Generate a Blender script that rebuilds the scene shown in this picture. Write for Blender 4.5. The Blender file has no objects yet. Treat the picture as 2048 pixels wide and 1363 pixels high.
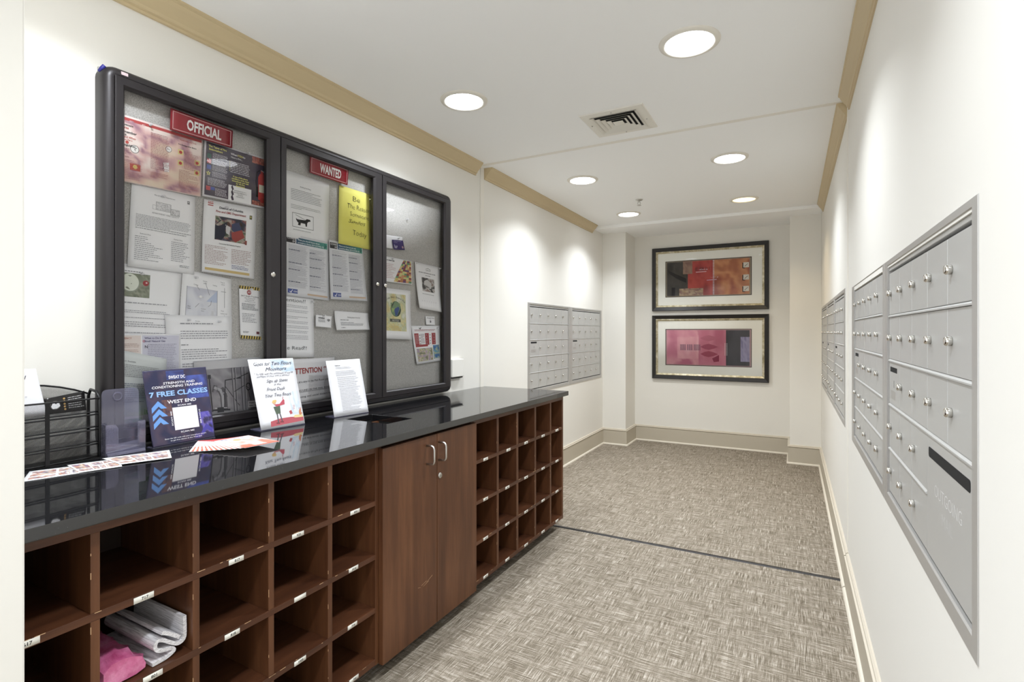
import bpy, bmesh, math, random
from mathutils import Vector, Matrix, noise

# ------------------------------------------------------------------ camera, world, exposure
SC = bpy.context.scene
C = SC.collection
CEIL = 2.48
cam_d = bpy.data.cameras.new('camera')
cam = bpy.data.objects.new('camera', cam_d)
C.objects.link(cam)
cam.location = (0, 0, 1.30)
cam.rotation_euler = (math.pi / 2, 0, 0.4918)
cam_d.sensor_width = 36.0
cam_d.lens = 36.0 * 1046.5 / 2048
cam_d.shift_y = -(681.5 - 663.7) / 2048
cam_d.clip_start = 0.01
SC.camera = cam

SC.view_settings.view_transform = 'Standard'
SC.view_settings.look = 'None'
SC.view_settings.gamma = 1
SC.view_settings.use_curve_mapping = False
SC.view_settings.exposure = 1.0
SC.cycles.max_bounces = 14
SC.cycles.diffuse_bounces = 8
SC.cycles.glossy_bounces = 6
SC.cycles.transparent_max_bounces = 24
SC.cycles.sample_clamp_indirect = 8

world = bpy.data.worlds.new('rear_fill_light')  # uniform fill light, added to enter through the open end behind the camera
SC.world = world
world.use_nodes = True
bg = world.node_tree.nodes['Background']
bg.inputs[0].default_value = (0.95, 0.975, 1.0, 1)
bg.inputs[1].default_value = 0.95

LIGHT_W = 6.1           # one recessed lamp
LIGHTS = [(-0.37, 2.22, 0), (-1.476, 2.237, 0), (-1.434, 3.836, 0), (-0.375, 3.82, 0), (-1.442, 5.157, 0), (-0.378, 5.07, 1),
          (-0.37, 0.62, 0), (-1.476, 0.70, 0), (-0.37, -0.95, 0), (-1.476, -0.95, 0)]

# ------------------------------------------------------------------ helpers
K = 0.01                                                     # the near left wall runs a hair out of parallel
_e = Vector((K, 1, 0)).normalized()
_n = Vector((1, -K, 0)).normalized()
_o = Vector((-1.965, 3.2, 0))


def LW(d, s, z=0.0):                                         # near left wall: d out from wall, s along it
    p = _o + _n * d + _e * (s - 3.2)
    return (p.x, p.y, z)


LROT = -math.atan(K)


def lin(c):
    r = []
    for v in c[:3]:
        v = v / 255.0
        r.append(v / 12.92 if v <= 0.04045 else ((v + 0.055) / 1.055) ** 2.4)
    return (r[0], r[1], r[2], 1.0)


class MB:
    def __init__(self):
        self.v = []
        self.f = []
        self.c = []
        self.smooth = []

    def face(self, pts, col=None, smooth=False):
        i = len(self.v)
        self.v += [tuple(p) for p in pts]
        self.f.append(tuple(range(i, i + len(pts))))
        self.c.append(col)
        self.smooth.append(smooth)
        return self

    def add(self, verts, faces, col=None, smooth=False):
        i = len(self.v)
        self.v += [tuple(p) for p in verts]
        for f in faces:
            self.f.append(tuple(i + k for k in f))
            self.c.append(col)
            self.smooth.append(smooth)
        return self

    def box(self, a, b, col=None):
        x0, y0, z0 = [min(a[i], b[i]) for i in range(3)]
        x1, y1, z1 = [max(a[i], b[i]) for i in range(3)]
        v = [(x0, y0, z0), (x1, y0, z0), (x1, y1, z0), (x0, y1, z0), (x0, y0, z1), (x1, y0, z1), (x1, y1, z1), (x0, y1, z1)]
        f = [(0, 3, 2, 1), (4, 5, 6, 7), (0, 1, 5, 4), (1, 2, 6, 5), (2, 3, 7, 6), (3, 0, 4, 7)]
        self.add(v, f, col)
        return self

    def prism(self, poly, axis, a, b, col=None, smooth=False):
        """poly in the two other axes (cyclic order x,y,z without axis), extruded a..b"""
        n = len(poly)

        def mk(p, t):
            if axis == 0:
                return (t, p[0], p[1])
            if axis == 1:
                return (p[0], t, p[1])
            return (p[0], p[1], t)
        v = [mk(p, a) for p in poly] + [mk(p, b) for p in poly]
        i = len(self.v)
        self.v += v
        ar = sum(poly[k][0] * poly[(k + 1) % n][1] - poly[(k + 1) % n][0] * poly[k][1] for k in range(n))
        self.f.append(tuple(i + k for k in range(n)))
        self.c.append(col)
        self.smooth.append(False)
        self.f.append(tuple(i + n + k for k in reversed(range(n))))
        self.c.append(col)
        self.smooth.append(False)
        for k in range(n):
            self.f.append((i + k, i + n + k, i + n + (k + 1) % n, i + (k + 1) % n))
            self.c.append(col)
            self.smooth.append(smooth)
        return self

    def tube(self, pts, r, seg=8, col=None, closed=False):
        P = [Vector(p) for p in pts]
        n = len(P)
        rings = []
        up = None
        for i in range(n):
            if closed:
                t = (P[(i + 1) % n] - P[i - 1])
            else:
                t = P[min(i + 1, n - 1)] - P[max(i - 1, 0)]
            t.normalize()
            if up is None:
                up = t.orthogonal().normalized()
            else:
                up = (up - t * up.dot(t))
                if up.length < 1e-6:
                    up = t.orthogonal()
                up.normalize()
            s = t.cross(up)
            rr = r[i] if isinstance(r, (list, tuple)) else r
            rings.append([P[i] + (up * math.cos(2 * math.pi * k / seg) + s * math.sin(2 * math.pi * k / seg)) * rr for k in range(seg)])
        v = [p for R_ in rings for p in R_]
        f = []
        for i in range(n if closed else n - 1):
            j = (i + 1) % n
            for k in range(seg):
                f.append((i * seg + k, i * seg + (k + 1) % seg, j * seg + (k + 1) % seg, j * seg + k))
        if not closed:
            f.append(tuple(reversed(range(seg))))
            f.append(tuple((n - 1) * seg + k for k in range(seg)))
        self.add(v, f, col, True)
        return self

    def lathe(self, prof, centre, axis='z', seg=32, col=None, smooth=True, cap=True):
        cx, cy, cz = centre
        v = []
        for (r, h) in prof:
            for k in range(seg):
                a = 2 * math.pi * k / seg
                u, w = r * math.cos(a), r * math.sin(a)
                v.append({'z': (cx + u, cy + w, cz + h), 'y': (cx + u, cy + h, cz + w), 'x': (cx + h, cy + u, cz + w)}[axis])
        f = []
        for i in range(len(prof) - 1):
            for k in range(seg):
                f.append((i * seg + k, i * seg + (k + 1) % seg, (i + 1) * seg + (k + 1) % seg, (i + 1) * seg + k))
        if cap and prof[0][0] > 1e-6:
            f.append(tuple(reversed(range(seg))))
        if cap and prof[-1][0] > 1e-6:
            f.append(tuple((len(prof) - 1) * seg + k for k in range(seg)))
        self.add(v, f, col, smooth)
        return self

    def build(self, name, mat, parent=None, loc=None, rz=None, bevel=0, fixn=True):
        me = bpy.data.meshes.new(name)
        me.from_pydata(self.v, [], self.f)
        me.validate()
        if any(c is not None for c in self.c) and len(me.polygons) == len(self.f):
            at = me.color_attributes.new('Col', 'FLOAT_COLOR', 'CORNER')
            data = []
            for p, c in zip(me.polygons, self.c):
                c = c or (0.8, 0.8, 0.8, 1)
                if isinstance(c, list):
                    for q in c:
                        data += list(q)
                else:
                    data += list(c) * p.loop_total
            at.data.foreach_set('color', data)
        if len(me.polygons) == len(self.f):
            me.polygons.foreach_set('use_smooth', [bool(s) for s in self.smooth])
        if fixn:
            bm = bmesh.new()
            bm.from_mesh(me)
            bmesh.ops.recalc_face_normals(bm, faces=bm.faces[:])
            bm.to_mesh(me)
            bm.free()
        for m in (mat if isinstance(mat, (list, tuple)) else [mat]):
            me.materials.append(m)
        o = bpy.data.objects.new(name, me)
        C.objects.link(o)
        if parent is not None:
            o.parent = parent
        if loc is not None:
            o.location = loc
        if rz is not None:
            o.rotation_euler = (0, 0, rz)
        if bevel:
            b = o.modifiers.new('bevel', 'BEVEL')
            b.width = bevel
            b.segments = 2
            b.limit_method = 'ANGLE'
            b.angle_limit = math.radians(40)
        return o


def box(a, b, col=None):
    return MB().box(a, b, col)


def thing(name, label, cat, loc=(0, 0, 0), rz=0.0, group=None):
    o = bpy.data.objects.new(name, None)
    o.empty_display_size = 0.05
    C.objects.link(o)
    o.location = loc
    o.rotation_euler = (0, 0, rz)
    return tag(o, label, cat, group)


def tag(o, label, cat, group=None):
    o['label'] = label
    o['category'] = cat
    if group:
        o['group'] = group
    return o


def struct(name, mb, mat, label=None, **kw):
    o = mb.build(name, mat, **kw)
    o['kind'] = 'structure'
    if label:
        o['label'] = label
    return o


# ------------------------------------------------------------------ materials
def mat(name, col, rough=0.5, metal=0.0, spec=0.5, **kw):
    m = bpy.data.materials.new(name)
    m.use_nodes = True
    b = m.node_tree.nodes['Principled BSDF']
    b.inputs['Base Color'].default_value = lin(col) if max(col[:3]) > 1.0 else (*col[:3], 1)
    b.inputs['Roughness'].default_value = rough
    b.inputs['Metallic'].default_value = metal
    b.inputs['Specular IOR Level'].default_value = spec
    for k, v in kw.items():
        b.inputs[k].default_value = v
    return m


def nd(m, t, **kw):
    n = m.node_tree.nodes.new(t)
    for k, v in kw.items():
        setattr(n, k, v)
    return n


def lk(m, a, b):
    m.node_tree.links.new(a, b)


def bsdf(m):
    return m.node_tree.nodes['Principled BSDF']


def coords(m, scale=(1, 1, 1), kind='Object', rot=(0, 0, 0)):
    tc = nd(m, 'ShaderNodeTexCoord')
    mp = nd(m, 'ShaderNodeMapping')
    mp.inputs['Scale'].default_value = scale
    mp.inputs['Rotation'].default_value = rot
    lk(m, tc.outputs[kind], mp.inputs[0])
    return mp.outputs[0]


def tex_noise(m, vec, scale, detail=3, rough=0.5):
    n = nd(m, 'ShaderNodeTexNoise')
    n.inputs['Scale'].default_value = scale
    n.inputs['Detail'].default_value = detail
    n.inputs['Roughness'].default_value = rough
    lk(m, vec, n.inputs['Vector'])
    return n.outputs['Fac']


def ramp(m, fac, stops):
    r = nd(m, 'ShaderNodeValToRGB')
    els = r.color_ramp.elements
    while len(els) < len(stops):
        els.new(0.5)
    for e, (p, c) in zip(els, stops):
        e.position = p
        e.color = lin(c) if max(c[:3]) > 1 else (*c[:3], 1)
    lk(m, fac, r.inputs[0])
    return r.outputs[0]


def bump(m, h, strength=0.2, dist=0.002):
    b = nd(m, 'ShaderNodeBump')
    b.inputs['Strength'].default_value = strength
    b.inputs['Distance'].default_value = dist
    lk(m, h, b.inputs['Height'])
    lk(m, b.outputs[0], bsdf(m).inputs['Normal'])


def mth(m, op, a, b=None):
    n = nd(m, 'ShaderNodeMath', operation=op)
    for i, x in enumerate((a, b)):
        if x is None:
            continue
        if isinstance(x, (int, float)):
            n.inputs[i].default_value = x
        else:
            lk(m, x, n.inputs[i])
    return n.outputs[0]


def paint(name, col, amt=0.06):
    m = mat(name, col, 0.75, spec=0.25)
    v = coords(m)
    bump(m, tex_noise(m, v, 260, 3), amt, 0.001)
    return m


M = {}
M['wall'] = paint('cream_wall_paint', (229, 227, 221))
M['ceiling'] = paint('white_ceiling_paint', (246, 247, 247))
M['joint'] = paint('joint_cover_paint', (232, 229, 221))
M['crown'] = mat('tan_crown_paint', (202, 184, 148), 0.5)
M['base'] = mat('taupe_baseboard_paint', (190, 182, 166), 0.45)
M['cap'] = mat('pale_cap_paint', (200, 192, 177), 0.45)
M['shoe'] = mat('cream_shoe_paint', (216, 209, 195), 0.5)

# carpet: cross-hatched woven streaks
m = M['carpet'] = mat('woven_carpet', (140, 130, 118), 0.95, spec=0.1)
va = coords(m, (1, 1, 1))
def streak(sx, sy, seedrot=0.0, detail=2):
    mp = nd(m, 'ShaderNodeMapping')
    mp.inputs['Scale'].default_value = (sx, sy, 1)
    mp.inputs['Location'].default_value = (seedrot, seedrot * 2, 0)
    lk(m, va, mp.inputs[0])
    return tex_noise(m, mp.outputs[0], 1.0, detail, 0.6)
sa = streak(220, 12, 0.0, 1)
sb = streak(11, 190, 3.1, 1)
big = tex_noise(m, va, 11.0, 3, 0.6)
sa2 = streak(70, 4, 7.7, 3)
sb2 = streak(4, 60, 9.2, 3)
fine = streak(420, 420, 5.5, 1)
pin_ = streak(240, 210, 15.5, 1)
w = ramp(m, big, [(0.44, (0, 0, 0)), (0.56, (1, 1, 1))])
mx = nd(m, 'ShaderNodeMix')
lk(m, w, mx.inputs['Factor'])
lk(m, sa, mx.inputs[2])
lk(m, sb, mx.inputs[3])
mx2 = nd(m, 'ShaderNodeMath', operation='ADD')
lk(m, sa2, mx2.inputs[0])
lk(m, sb2, mx2.inputs[1])
s = mth(m, 'ADD', mth(m, 'MULTIPLY', mx.outputs[0], 0.46), mth(m, 'MULTIPLY', mx2.outputs[0], 0.17))
s = mth(m, 'ADD', s, mth(m, 'ADD', mth(m, 'MULTIPLY', fine, 0.06), mth(m, 'MULTIPLY', pin_, 0.14)))
lk(m, ramp(m, s, [(0.39, (98, 89, 76)), (0.475, (124, 115, 102)), (0.53, (146, 137, 124)), (0.62, (182, 174, 163))]), bsdf(m).inputs['Base Color'])
bump(m, s, 0.5, 0.004)

# stained wood: grain follows z for doors, y for shelves
def wood(name, dark, mid, light, sc, rough=0.38):
    w_ = mat(name, mid, rough, spec=0.4)
    v = coords(w_, sc)
    n1 = tex_noise(w_, v, 3.0, 6, 0.62)
    v2 = coords(w_, (1.3, 1.3, 0.8))
    n2 = tex_noise(w_, v2, 2.2, 2, 0.5)
    f = mth(w_, 'ADD', mth(w_, 'MULTIPLY', n1, 0.6), mth(w_, 'MULTIPLY', n2, 0.4))
    lk(w_, ramp(w_, f, [(0.33, dark), (0.5, mid), (0.66, light)]), bsdf(w_).inputs['Base Color'])
    bump(w_, n1, 0.12, 0.001)
    return w_


M['wood_v'] = wood('brown_stained_wood_upright', (70, 41, 25), (90, 56, 35), (110, 72, 47), (9, 9, 0.7))
M['wood_h'] = wood('brown_stained_wood_shelf', (60, 35, 23), (80, 48, 31), (102, 64, 42), (9, 0.8, 9))
M['wood_back'] = mat('shade_darkened_back_panel', (44, 28, 19), 0.6)  # colour darkened to paint in the shade deep inside the cubbies
M['toe'] = mat('dark_toe_kick', (38, 28, 24), 0.7)
M['worn'] = mat('worn_edge_wood', (196, 160, 122), 0.7)

# polished black granite
m = M['granite'] = mat('polished_black_granite', (22, 22, 24), 0.035, spec=0.5, IOR=1.8)
v = coords(m)
vo = nd(m, 'ShaderNodeTexVoronoi')
vo.inputs['Scale'].default_value = 95
lk(m, v, vo.inputs['Vector'])
sp = ramp(m, vo.outputs['Distance'], [(0.0, (150, 150, 152)), (0.05, (70, 70, 72)), (0.09, (26, 26, 28)), (1.0, (20, 20, 22))])
lk(m, sp, bsdf(m).inputs['Base Color'])

M['bronze'] = mat('dark_bronze_aluminium', (46, 43, 45), 0.38, metal=0.35)
M['seam'] = mat('black_seam', (12, 11, 12), 0.6)
m = M['felt'] = mat('grey_felt_board', (150, 149, 147), 0.95, spec=0.1)
v = coords(m)
lk(m, ramp(m, tex_noise(m, v, 320, 4, 0.7), [(0.3, (142, 140, 137)), (0.5, (182, 180, 177)), (0.7, (214, 212, 210))]), bsdf(m).inputs['Base Color'])

# thin clear glass: straight-through with a mirror share that grows at grazing angles
def clear(name, tint, rough=0.0, ior=1.45, extra=0.0):
    g = bpy.data.materials.new(name)
    g.use_nodes = True
    nt = g.node_tree
    nt.nodes.clear()
    out = nd(g, 'ShaderNodeOutputMaterial')
    tr = nd(g, 'ShaderNodeBsdfTransparent')
    tr.inputs[0].default_value = tint
    gl = nd(g, 'ShaderNodeBsdfGlossy')
    gl.inputs['Roughness'].default_value = rough
    fr = nd(g, 'ShaderNodeFresnel')
    fr.inputs['IOR'].default_value = ior
    mxs = nd(g, 'ShaderNodeMixShader')
    fac = mth(g, 'ADD', fr.outputs[0], extra) if extra else fr.outputs[0]
    lk(g, fac, mxs.inputs[0])
    lk(g, tr.outputs[0], mxs.inputs[1])
    lk(g, gl.outputs[0], mxs.inputs[2])
    lk(g, mxs.outputs[0], out.inputs[0])
    return g


M['glass'] = clear('clear_door_glass', (0.99, 0.992, 0.99, 1), 0.0, 1.28)
M['acrylic'] = clear('clear_acrylic', (0.80, 0.80, 0.87, 1), 0.05, 1.45, 0.04)
_g = M['acrylic']
_ms = [x for x in _g.node_tree.nodes if x.type == 'MIX_SHADER'][0]
_out = [x for x in _g.node_tree.nodes if x.type == 'OUTPUT_MATERIAL'][0]
_df = nd(_g, 'ShaderNodeBsdfDiffuse')
_df.inputs[0].default_value = (0.62, 0.60, 0.82, 1)
_m2 = nd(_g, 'ShaderNodeMixShader')
_m2.inputs[0].default_value = 0.10
lk(_g, _ms.outputs[0], _m2.inputs[1])
lk(_g, _df.outputs[0], _m2.inputs[2])
lk(_g, _m2.outputs[0], _out.inputs[0])
M['acrylic_thin'] = clear('clear_thin_acrylic', (0.95, 0.95, 0.97, 1), 0.02, 1.3)

m = M['print'] = mat('printed_paper', (230, 230, 230), 0.6, spec=0.3)
at = nd(m, 'ShaderNodeVertexColor')
at.layer_name = 'Col'
lk(m, at.outputs[0], bsdf(m).inputs['Base Color'])
m = M['print_gloss'] = mat('glossy_print', (230, 230, 230), 0.18, spec=0.5)
at = nd(m, 'ShaderNodeVertexColor')
at.layer_name = 'Col'
lk(m, at.outputs[0], bsdf(m).inputs['Base Color'])

M['mail'] = mat('grey_painted_aluminium', (190, 190, 188), 0.42, metal=0.3)
M['mail_frame'] = mat('grey_aluminium_frame', (180, 178, 175), 0.38, metal=0.4)
M['chrome'] = mat('polished_chrome', (215, 212, 206), 0.16, metal=1.0)
M['satin'] = mat('satin_steel', (200, 198, 194), 0.3, metal=1.0)
M['dark'] = mat('black_opening', (8, 8, 8), 0.9)
M['gapshadow'] = mat('gap_and_shadow_grey', (60, 58, 56), 0.7)
M['black_metal'] = mat('black_coated_wire', (24, 24, 25), 0.4, metal=0.3)
M['white_plastic'] = mat('white_plastic', (242, 242, 245), 0.45)
M['trimring'] = mat('cream_lamp_trim', (226, 222, 212), 0.45)
M['vent'] = mat('white_vent_metal', (226, 223, 214), 0.5)
M['strip'] = mat('dark_metal_threshold', (58, 57, 58), 0.35, metal=0.6)
M['pin'] = mat('pale_pin_plastic', (226, 226, 230), 0.3)
M['frame_black'] = mat('black_wood_frame', (22, 17, 13), 0.4)
m = M['frame_silver'] = mat('champagne_silver_leaf', (178, 168, 138), 0.4, metal=0.5)
v = coords(m)
lk(m, ramp(m, tex_noise(m, v, 22, 4, 0.7), [(0.3, (140, 130, 100)), (0.5, (182, 172, 144)), (0.7, (222, 216, 198))]), bsdf(m).inputs['Base Color'])
m = M['newsprint'] = mat('folded_newsprint', (214, 212, 214), 0.8, spec=0.2)
v = coords(m, (2, 14, 60))
lk(m, ramp(m, tex_noise(m, v, 9, 3, 0.6), [(0.38, (178, 175, 178)), (0.5, (214, 212, 215)), (0.62, (230, 228, 231))]), bsdf(m).inputs['Base Color'])
m = M['pink'] = mat('pink_plastic_bag', (222, 120, 168), 0.22, spec=0.6)
v = coords(m)
lk(m, ramp(m, tex_noise(m, v, 22, 3, 0.5), [(0.3, (168, 70, 112)), (0.5, (198, 104, 146)), (0.75, (224, 150, 184))]), bsdf(m).inputs['Base Color'])
bump(m, tex_noise(m, coords(m, (1, 3, 2)), 20, 3), 0.5, 0.01)

# woven wire mesh of the desk tray: open weave cut by a fine procedural grid
m = M['mesh'] = bpy.data.materials.new('black_wire_mesh')
m.use_nodes = True
m.node_tree.nodes.clear()
out = nd(m, 'ShaderNodeOutputMaterial')
tc = nd(m, 'ShaderNodeTexCoord')
sx = nd(m, 'ShaderNodeSeparateXYZ')
lk(m, tc.outputs['Object'], sx.inputs[0])
hor = mth(m, 'ADD', sx.outputs[0], sx.outputs[1])
def gridline(a):
    fr_ = mth(m, 'FRACT', mth(m, 'MULTIPLY', a, 330.0))
    return mth(m, 'LESS_THAN', fr_, 0.19)
lines_ = mth(m, 'MAXIMUM', gridline(mth(m, 'ADD', hor, sx.outputs[2])), gridline(mth(m, 'ADD', mth(m, 'SUBTRACT', hor, sx.outputs[2]), 5.0)))
df = nd(m, 'ShaderNodeBsdfPrincipled')
df.inputs['Base Color'].default_value = (0.012, 0.012, 0.013, 1)
df.inputs['Roughness'].default_value = 0.4
tr = nd(m, 'ShaderNodeBsdfTransparent')
ms = nd(m, 'ShaderNodeMixShader')
lk(m, lines_, ms.inputs[0])
lk(m, tr.outputs[0], ms.inputs[1])
lk(m, df.outputs[0], ms.inputs[2])
lk(m, ms.outputs[0], out.inputs[0])


def emit(name, col, s):
    e = bpy.data.materials.new(name)
    e.use_nodes = True
    b = e.node_tree.nodes['Principled BSDF']
    b.inputs['Base Color'].default_value = (0.8, 0.8, 0.8, 1)
    b.inputs['Emission Color'].default_value = (*col, 1)
    b.inputs['Emission Strength'].default_value = s
    return e


M['lens_cool'] = emit('lit_lamp_lens', (0.93, 0.96, 1.0), 10.0)
M['lens_warm'] = emit('dim_warm_lamp_lens', (1.0, 0.78, 0.42), 1.3)

# ------------------------------------------------------------------ room shell
WR = 0.25          # right wall
WF = -1.962        # far left wall
YJ = 3.215         # building joint across the room
YB = 6.31          # end wall
floor = MB().box((-4.2, -1.6, -0.05), (WR + 0.1, YB + 0.1, 0.0))
struct('floor', floor, M['carpet'])
ceil = MB().box((-4.2, -1.6, CEIL), (WR + 0.1, YB + 0.1, CEIL + 0.06))
struct('ceiling', ceil, M['ceiling'])
a, b_ = LW(0, -0.0), LW(0, YJ)
nearl = MB().prism([(a[0], a[1]), (b_[0], b_[1]), (b_[0] - 0.2, b_[1]), (a[0] - 0.2, a[1])], 2, 0, CEIL)
struct('wall_left', nearl, M['wall'])
def holed(x0, x1, y0, y1, hy0, hy1, hz0, hz1):               # wall slab with one rectangular recess through it
    w_ = MB()
    X, Y, Z = (x0, x1), (y0, hy0, hy1, y1), (0, hz0, hz1, CEIL)
    vid = {}
    def V_(x, j, k):
        if (x, j, k) not in vid:
            vid[(x, j, k)] = len(w_.v)
            w_.v.append((X[x], Y[j], Z[k]))
        return vid[(x, j, k)]
    def Q_(*q):
        w_.f.append(tuple(V_(*p) for p in q))
        w_.c.append(None)
        w_.smooth.append(False)
    for j in range(3):
        for k in range(3):
            if (j, k) == (1, 1):
                continue
            for x in (0, 1):
                Q_((x, j, k), (x, j + 1, k), (x, j + 1, k + 1), (x, j, k + 1))
    for k in range(3):
        Q_((0, 0, k), (1, 0, k), (1, 0, k + 1), (0, 0, k + 1))
        Q_((0, 3, k), (1, 3, k), (1, 3, k + 1), (0, 3, k + 1))
    for j in range(3):
        Q_((0, j, 0), (1, j, 0), (1, j + 1, 0), (0, j + 1, 0))
        Q_((0, j, 3), (1, j, 3), (1, j + 1, 3), (0, j + 1, 3))
    Q_((0, 1, 1), (1, 1, 1), (1, 1, 2), (0, 1, 2))
    Q_((0, 2, 1), (1, 2, 1), (1, 2, 2), (0, 2, 2))
    Q_((0, 1, 1), (1, 1, 1), (1, 2, 1), (0, 2, 1))
    Q_((0, 1, 2), (1, 1, 2), (1, 2, 2), (0, 2, 2))
    return w_


struct('wall_left_far', holed(WF - 0.2, WF, YJ, YB, 3.958, 5.845, 0.795, 1.533), M['wall'])
struct('wall_right', holed(WR, WR + 0.15, -1.6, YJ, 1.055, 2.918, 0.811, 1.490), M['wall'])
struct('wall_right_far', holed(WR, WR + 0.15, YJ, YB, 3.329, 5.783, 0.809, 1.517), M['wall'])
struct('wall_back', box((WF - 0.2, YB, 0), (WR + 0.15, YB + 0.15, CEIL)), M['wall'])
struct('wall_wing', box((-4.2, 0.14, 0), (-1.262, 0.432, CEIL)), M['wall'], bevel=0.004)
struct('wall_pilaster_left', box((WF, 5.905, 0), (-1.685, YB, CEIL)), M['wall'], bevel=0.003)
struct('wall_pilaster_right', box((-0.022, 5.88, 0), (WR, YB, CEIL)), M['wall'], bevel=0.003)
struct('ceiling_soffit', box((WF, 5.60, CEIL - 0.032), (WR, YB, CEIL)), M['ceiling'], bevel=0.004)

# joint covers on walls and ceiling, threshold strip on floor
struct('trim_1', MB().box((WF - 0.002, YJ - 0.03, 0.1), (WF + 0.0035, YJ + 0.012, CEIL)), M['joint'])
struct('trim_2', MB().box((WR - 0.003, YJ - 0.075, 0.2), (WR + 0.01, YJ - 0.03, CEIL)), M['joint'])
struct('trim_3', MB().box((WF, YJ - 0.065, CEIL - 0.0018), (WR, YJ - 0.03, CEIL)), M['joint'])
th = MB().prism([(YJ + 0.005, 0.0), (YJ + 0.026, 0.0), (YJ + 0.023, 0.004), (YJ + 0.009, 0.005)], 0, -1.95, WR - 0.018)
th.prism([(YJ + 0.0265, 0.0), (YJ + 0.032, 0.0), (YJ + 0.031, 0.003), (YJ + 0.027, 0.003)], 0, -1.95, WR - 0.018)
struct('trim_4', th, M['strip'])

# crown moulding: four straight lengths with plain cut ends
CROWN = [(0, 0), (0.068, 0), (0.068, -0.010), (0.060, -0.014), (0.052, -0.026), (0.034, -0.046), (0.022, -0.056), (0.018, -0.066), (0.010, -0.070), (0.010, -0.080), (0, -0.080)]
def crown(name, p0, p1, nrm):
    mb = MB()
    p0, p1, nrm = Vector(p0), Vector(p1), Vector(nrm)
    v0 = [p0 + nrm * d + Vector((0, 0, CEIL + z)) for d, z in CROWN]
    v1 = [p1 + nrm * d + Vector((0, 0, CEIL + z)) for d, z in CROWN]
    k = len(CROWN)
    mb.add(v0 + v1, [tuple(range(k)), tuple(reversed(range(k, 2 * k)))] + [(i, k + i, k + (i + 1) % k, (i + 1) % k) for i in range(k)])
    return struct(name, mb, M['crown'])
crown('trim_5', LW(0, 0.43), LW(0, 3.12), _n)
crown('trim_6', (WF, 3.235, 0), (WF, 5.545, 0), (1, 0, 0))
crown('trim_7', (WR, -1.6, 0), (WR, 3.07, 0), (-0.72, 0, 0))
crown('trim_8', (WR, 3.17, 0), (WR, 5.56, 0), (-0.72, 0, 0))


# baseboards swept round the room, mitred
def sweep(path, prof, name, mt, parent=None):
    P = [Vector((x, y, 0)) for x, y in path]
    n = len(P)
    offs = []
    for i in range(n):
        def nr(a, b):
            d = (b - a).normalized()
            return Vector((d.y, -d.x, 0))
        if i == 0:
            o = nr(P[0], P[1])
        elif i == n - 1:
            o = nr(P[-2], P[-1])
        else:
            a, b = nr(P[i - 1], P[i]), nr(P[i], P[i + 1])
            o = (a + b) / (1 + a.dot(b))
        offs.append(o)
    k = len(prof)
    v = []
    for p, o in zip(P, offs):
        v += [p + o * d + Vector((0, 0, z)) for d, z in prof]
    f = [tuple(range(k)), tuple(reversed(range((n - 1) * k, n * k)))]
    for i in range(n - 1):
        for j in range(k):
            f.append((i * k + j, (i + 1) * k + j, (i + 1) * k + (j + 1) % k, i * k + (j + 1) % k))
    mb = MB()
    mb.add(v, f)
    return mb.build(name, mt, parent=parent)


BODY = [(0, 0), (0.016, 0), (0.016, 0.162), (0, 0.162)]
CAPP = [(0, 0.162), (0.012, 0.162), (0.019, 0.166), (0.020, 0.171), (0.013, 0.174), (0.012, 0.182), (0.006, 0.187), (0, 0.187)]
SHOE = [(0.016, 0), (0.029, 0), (0.028, 0.008), (0.023, 0.014), (0.016, 0.017)]
def baseboard(name, path):
    o = sweep(path, BODY, name, M['base'])
    o['kind'] = 'structure'
    c_ = sweep(path, CAPP, 'cap_moulding', M['cap'], o)
    s_ = sweep(path, SHOE, 'shoe_moulding', M['shoe'], o)
    return o
baseboard('baseboard_left', [(WF, 3.27), (WF, 5.905), (-1.685, 5.905), (-1.685, YB - 0.0005)])
baseboard('baseboard_back', [(-1.685, YB), (-0.022, YB)])
baseboard('baseboard_right', [(-0.022, YB - 0.0005), (-0.022, 5.88), (WR, 5.88), (WR, 3.13)])
baseboard('baseboard_right_near', [(WR, 3.118), (WR, -1.6)])

# ------------------------------------------------------------------ text and print
_tcache = {}
def glyphs(s, bold=0.0, shear=0.0, space=1.0):
    key = (s, bold, shear, space)
    if key in _tcache:
        return _tcache[key]
    cu = bpy.data.curves.new('lettering', 'FONT')
    cu.body = s
    cu.size = 1.0
    cu.offset = bold
    cu.shear = shear
    cu.space_character = space
    cu.resolution_u = 2
    ob = bpy.data.objects.new('lettering', cu)
    me = ob.to_mesh()
    vs = [(v.co.x, v.co.y) for v in me.vertices]
    fs = [tuple(p.vertices) for p in me.polygons]
    ob.to_mesh_clear()
    bpy.data.objects.remove(ob)
    bpy.data.curves.remove(cu)
    if vs:
        x0 = min(v[0] for v in vs)
        x1 = max(v[0] for v in vs)
    else:
        x0 = x1 = 0
    _tcache[key] = (vs, fs, x0, x1)
    return _tcache[key]


BK = (45, 45, 50)


def mute(c):                                                # printed inks are never fully saturated
    g = 0.3 * c[0] + 0.59 * c[1] + 0.11 * c[2]
    return tuple(g + (c[q] - g) * 0.78 for q in range(3)) + (1.0,)


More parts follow.
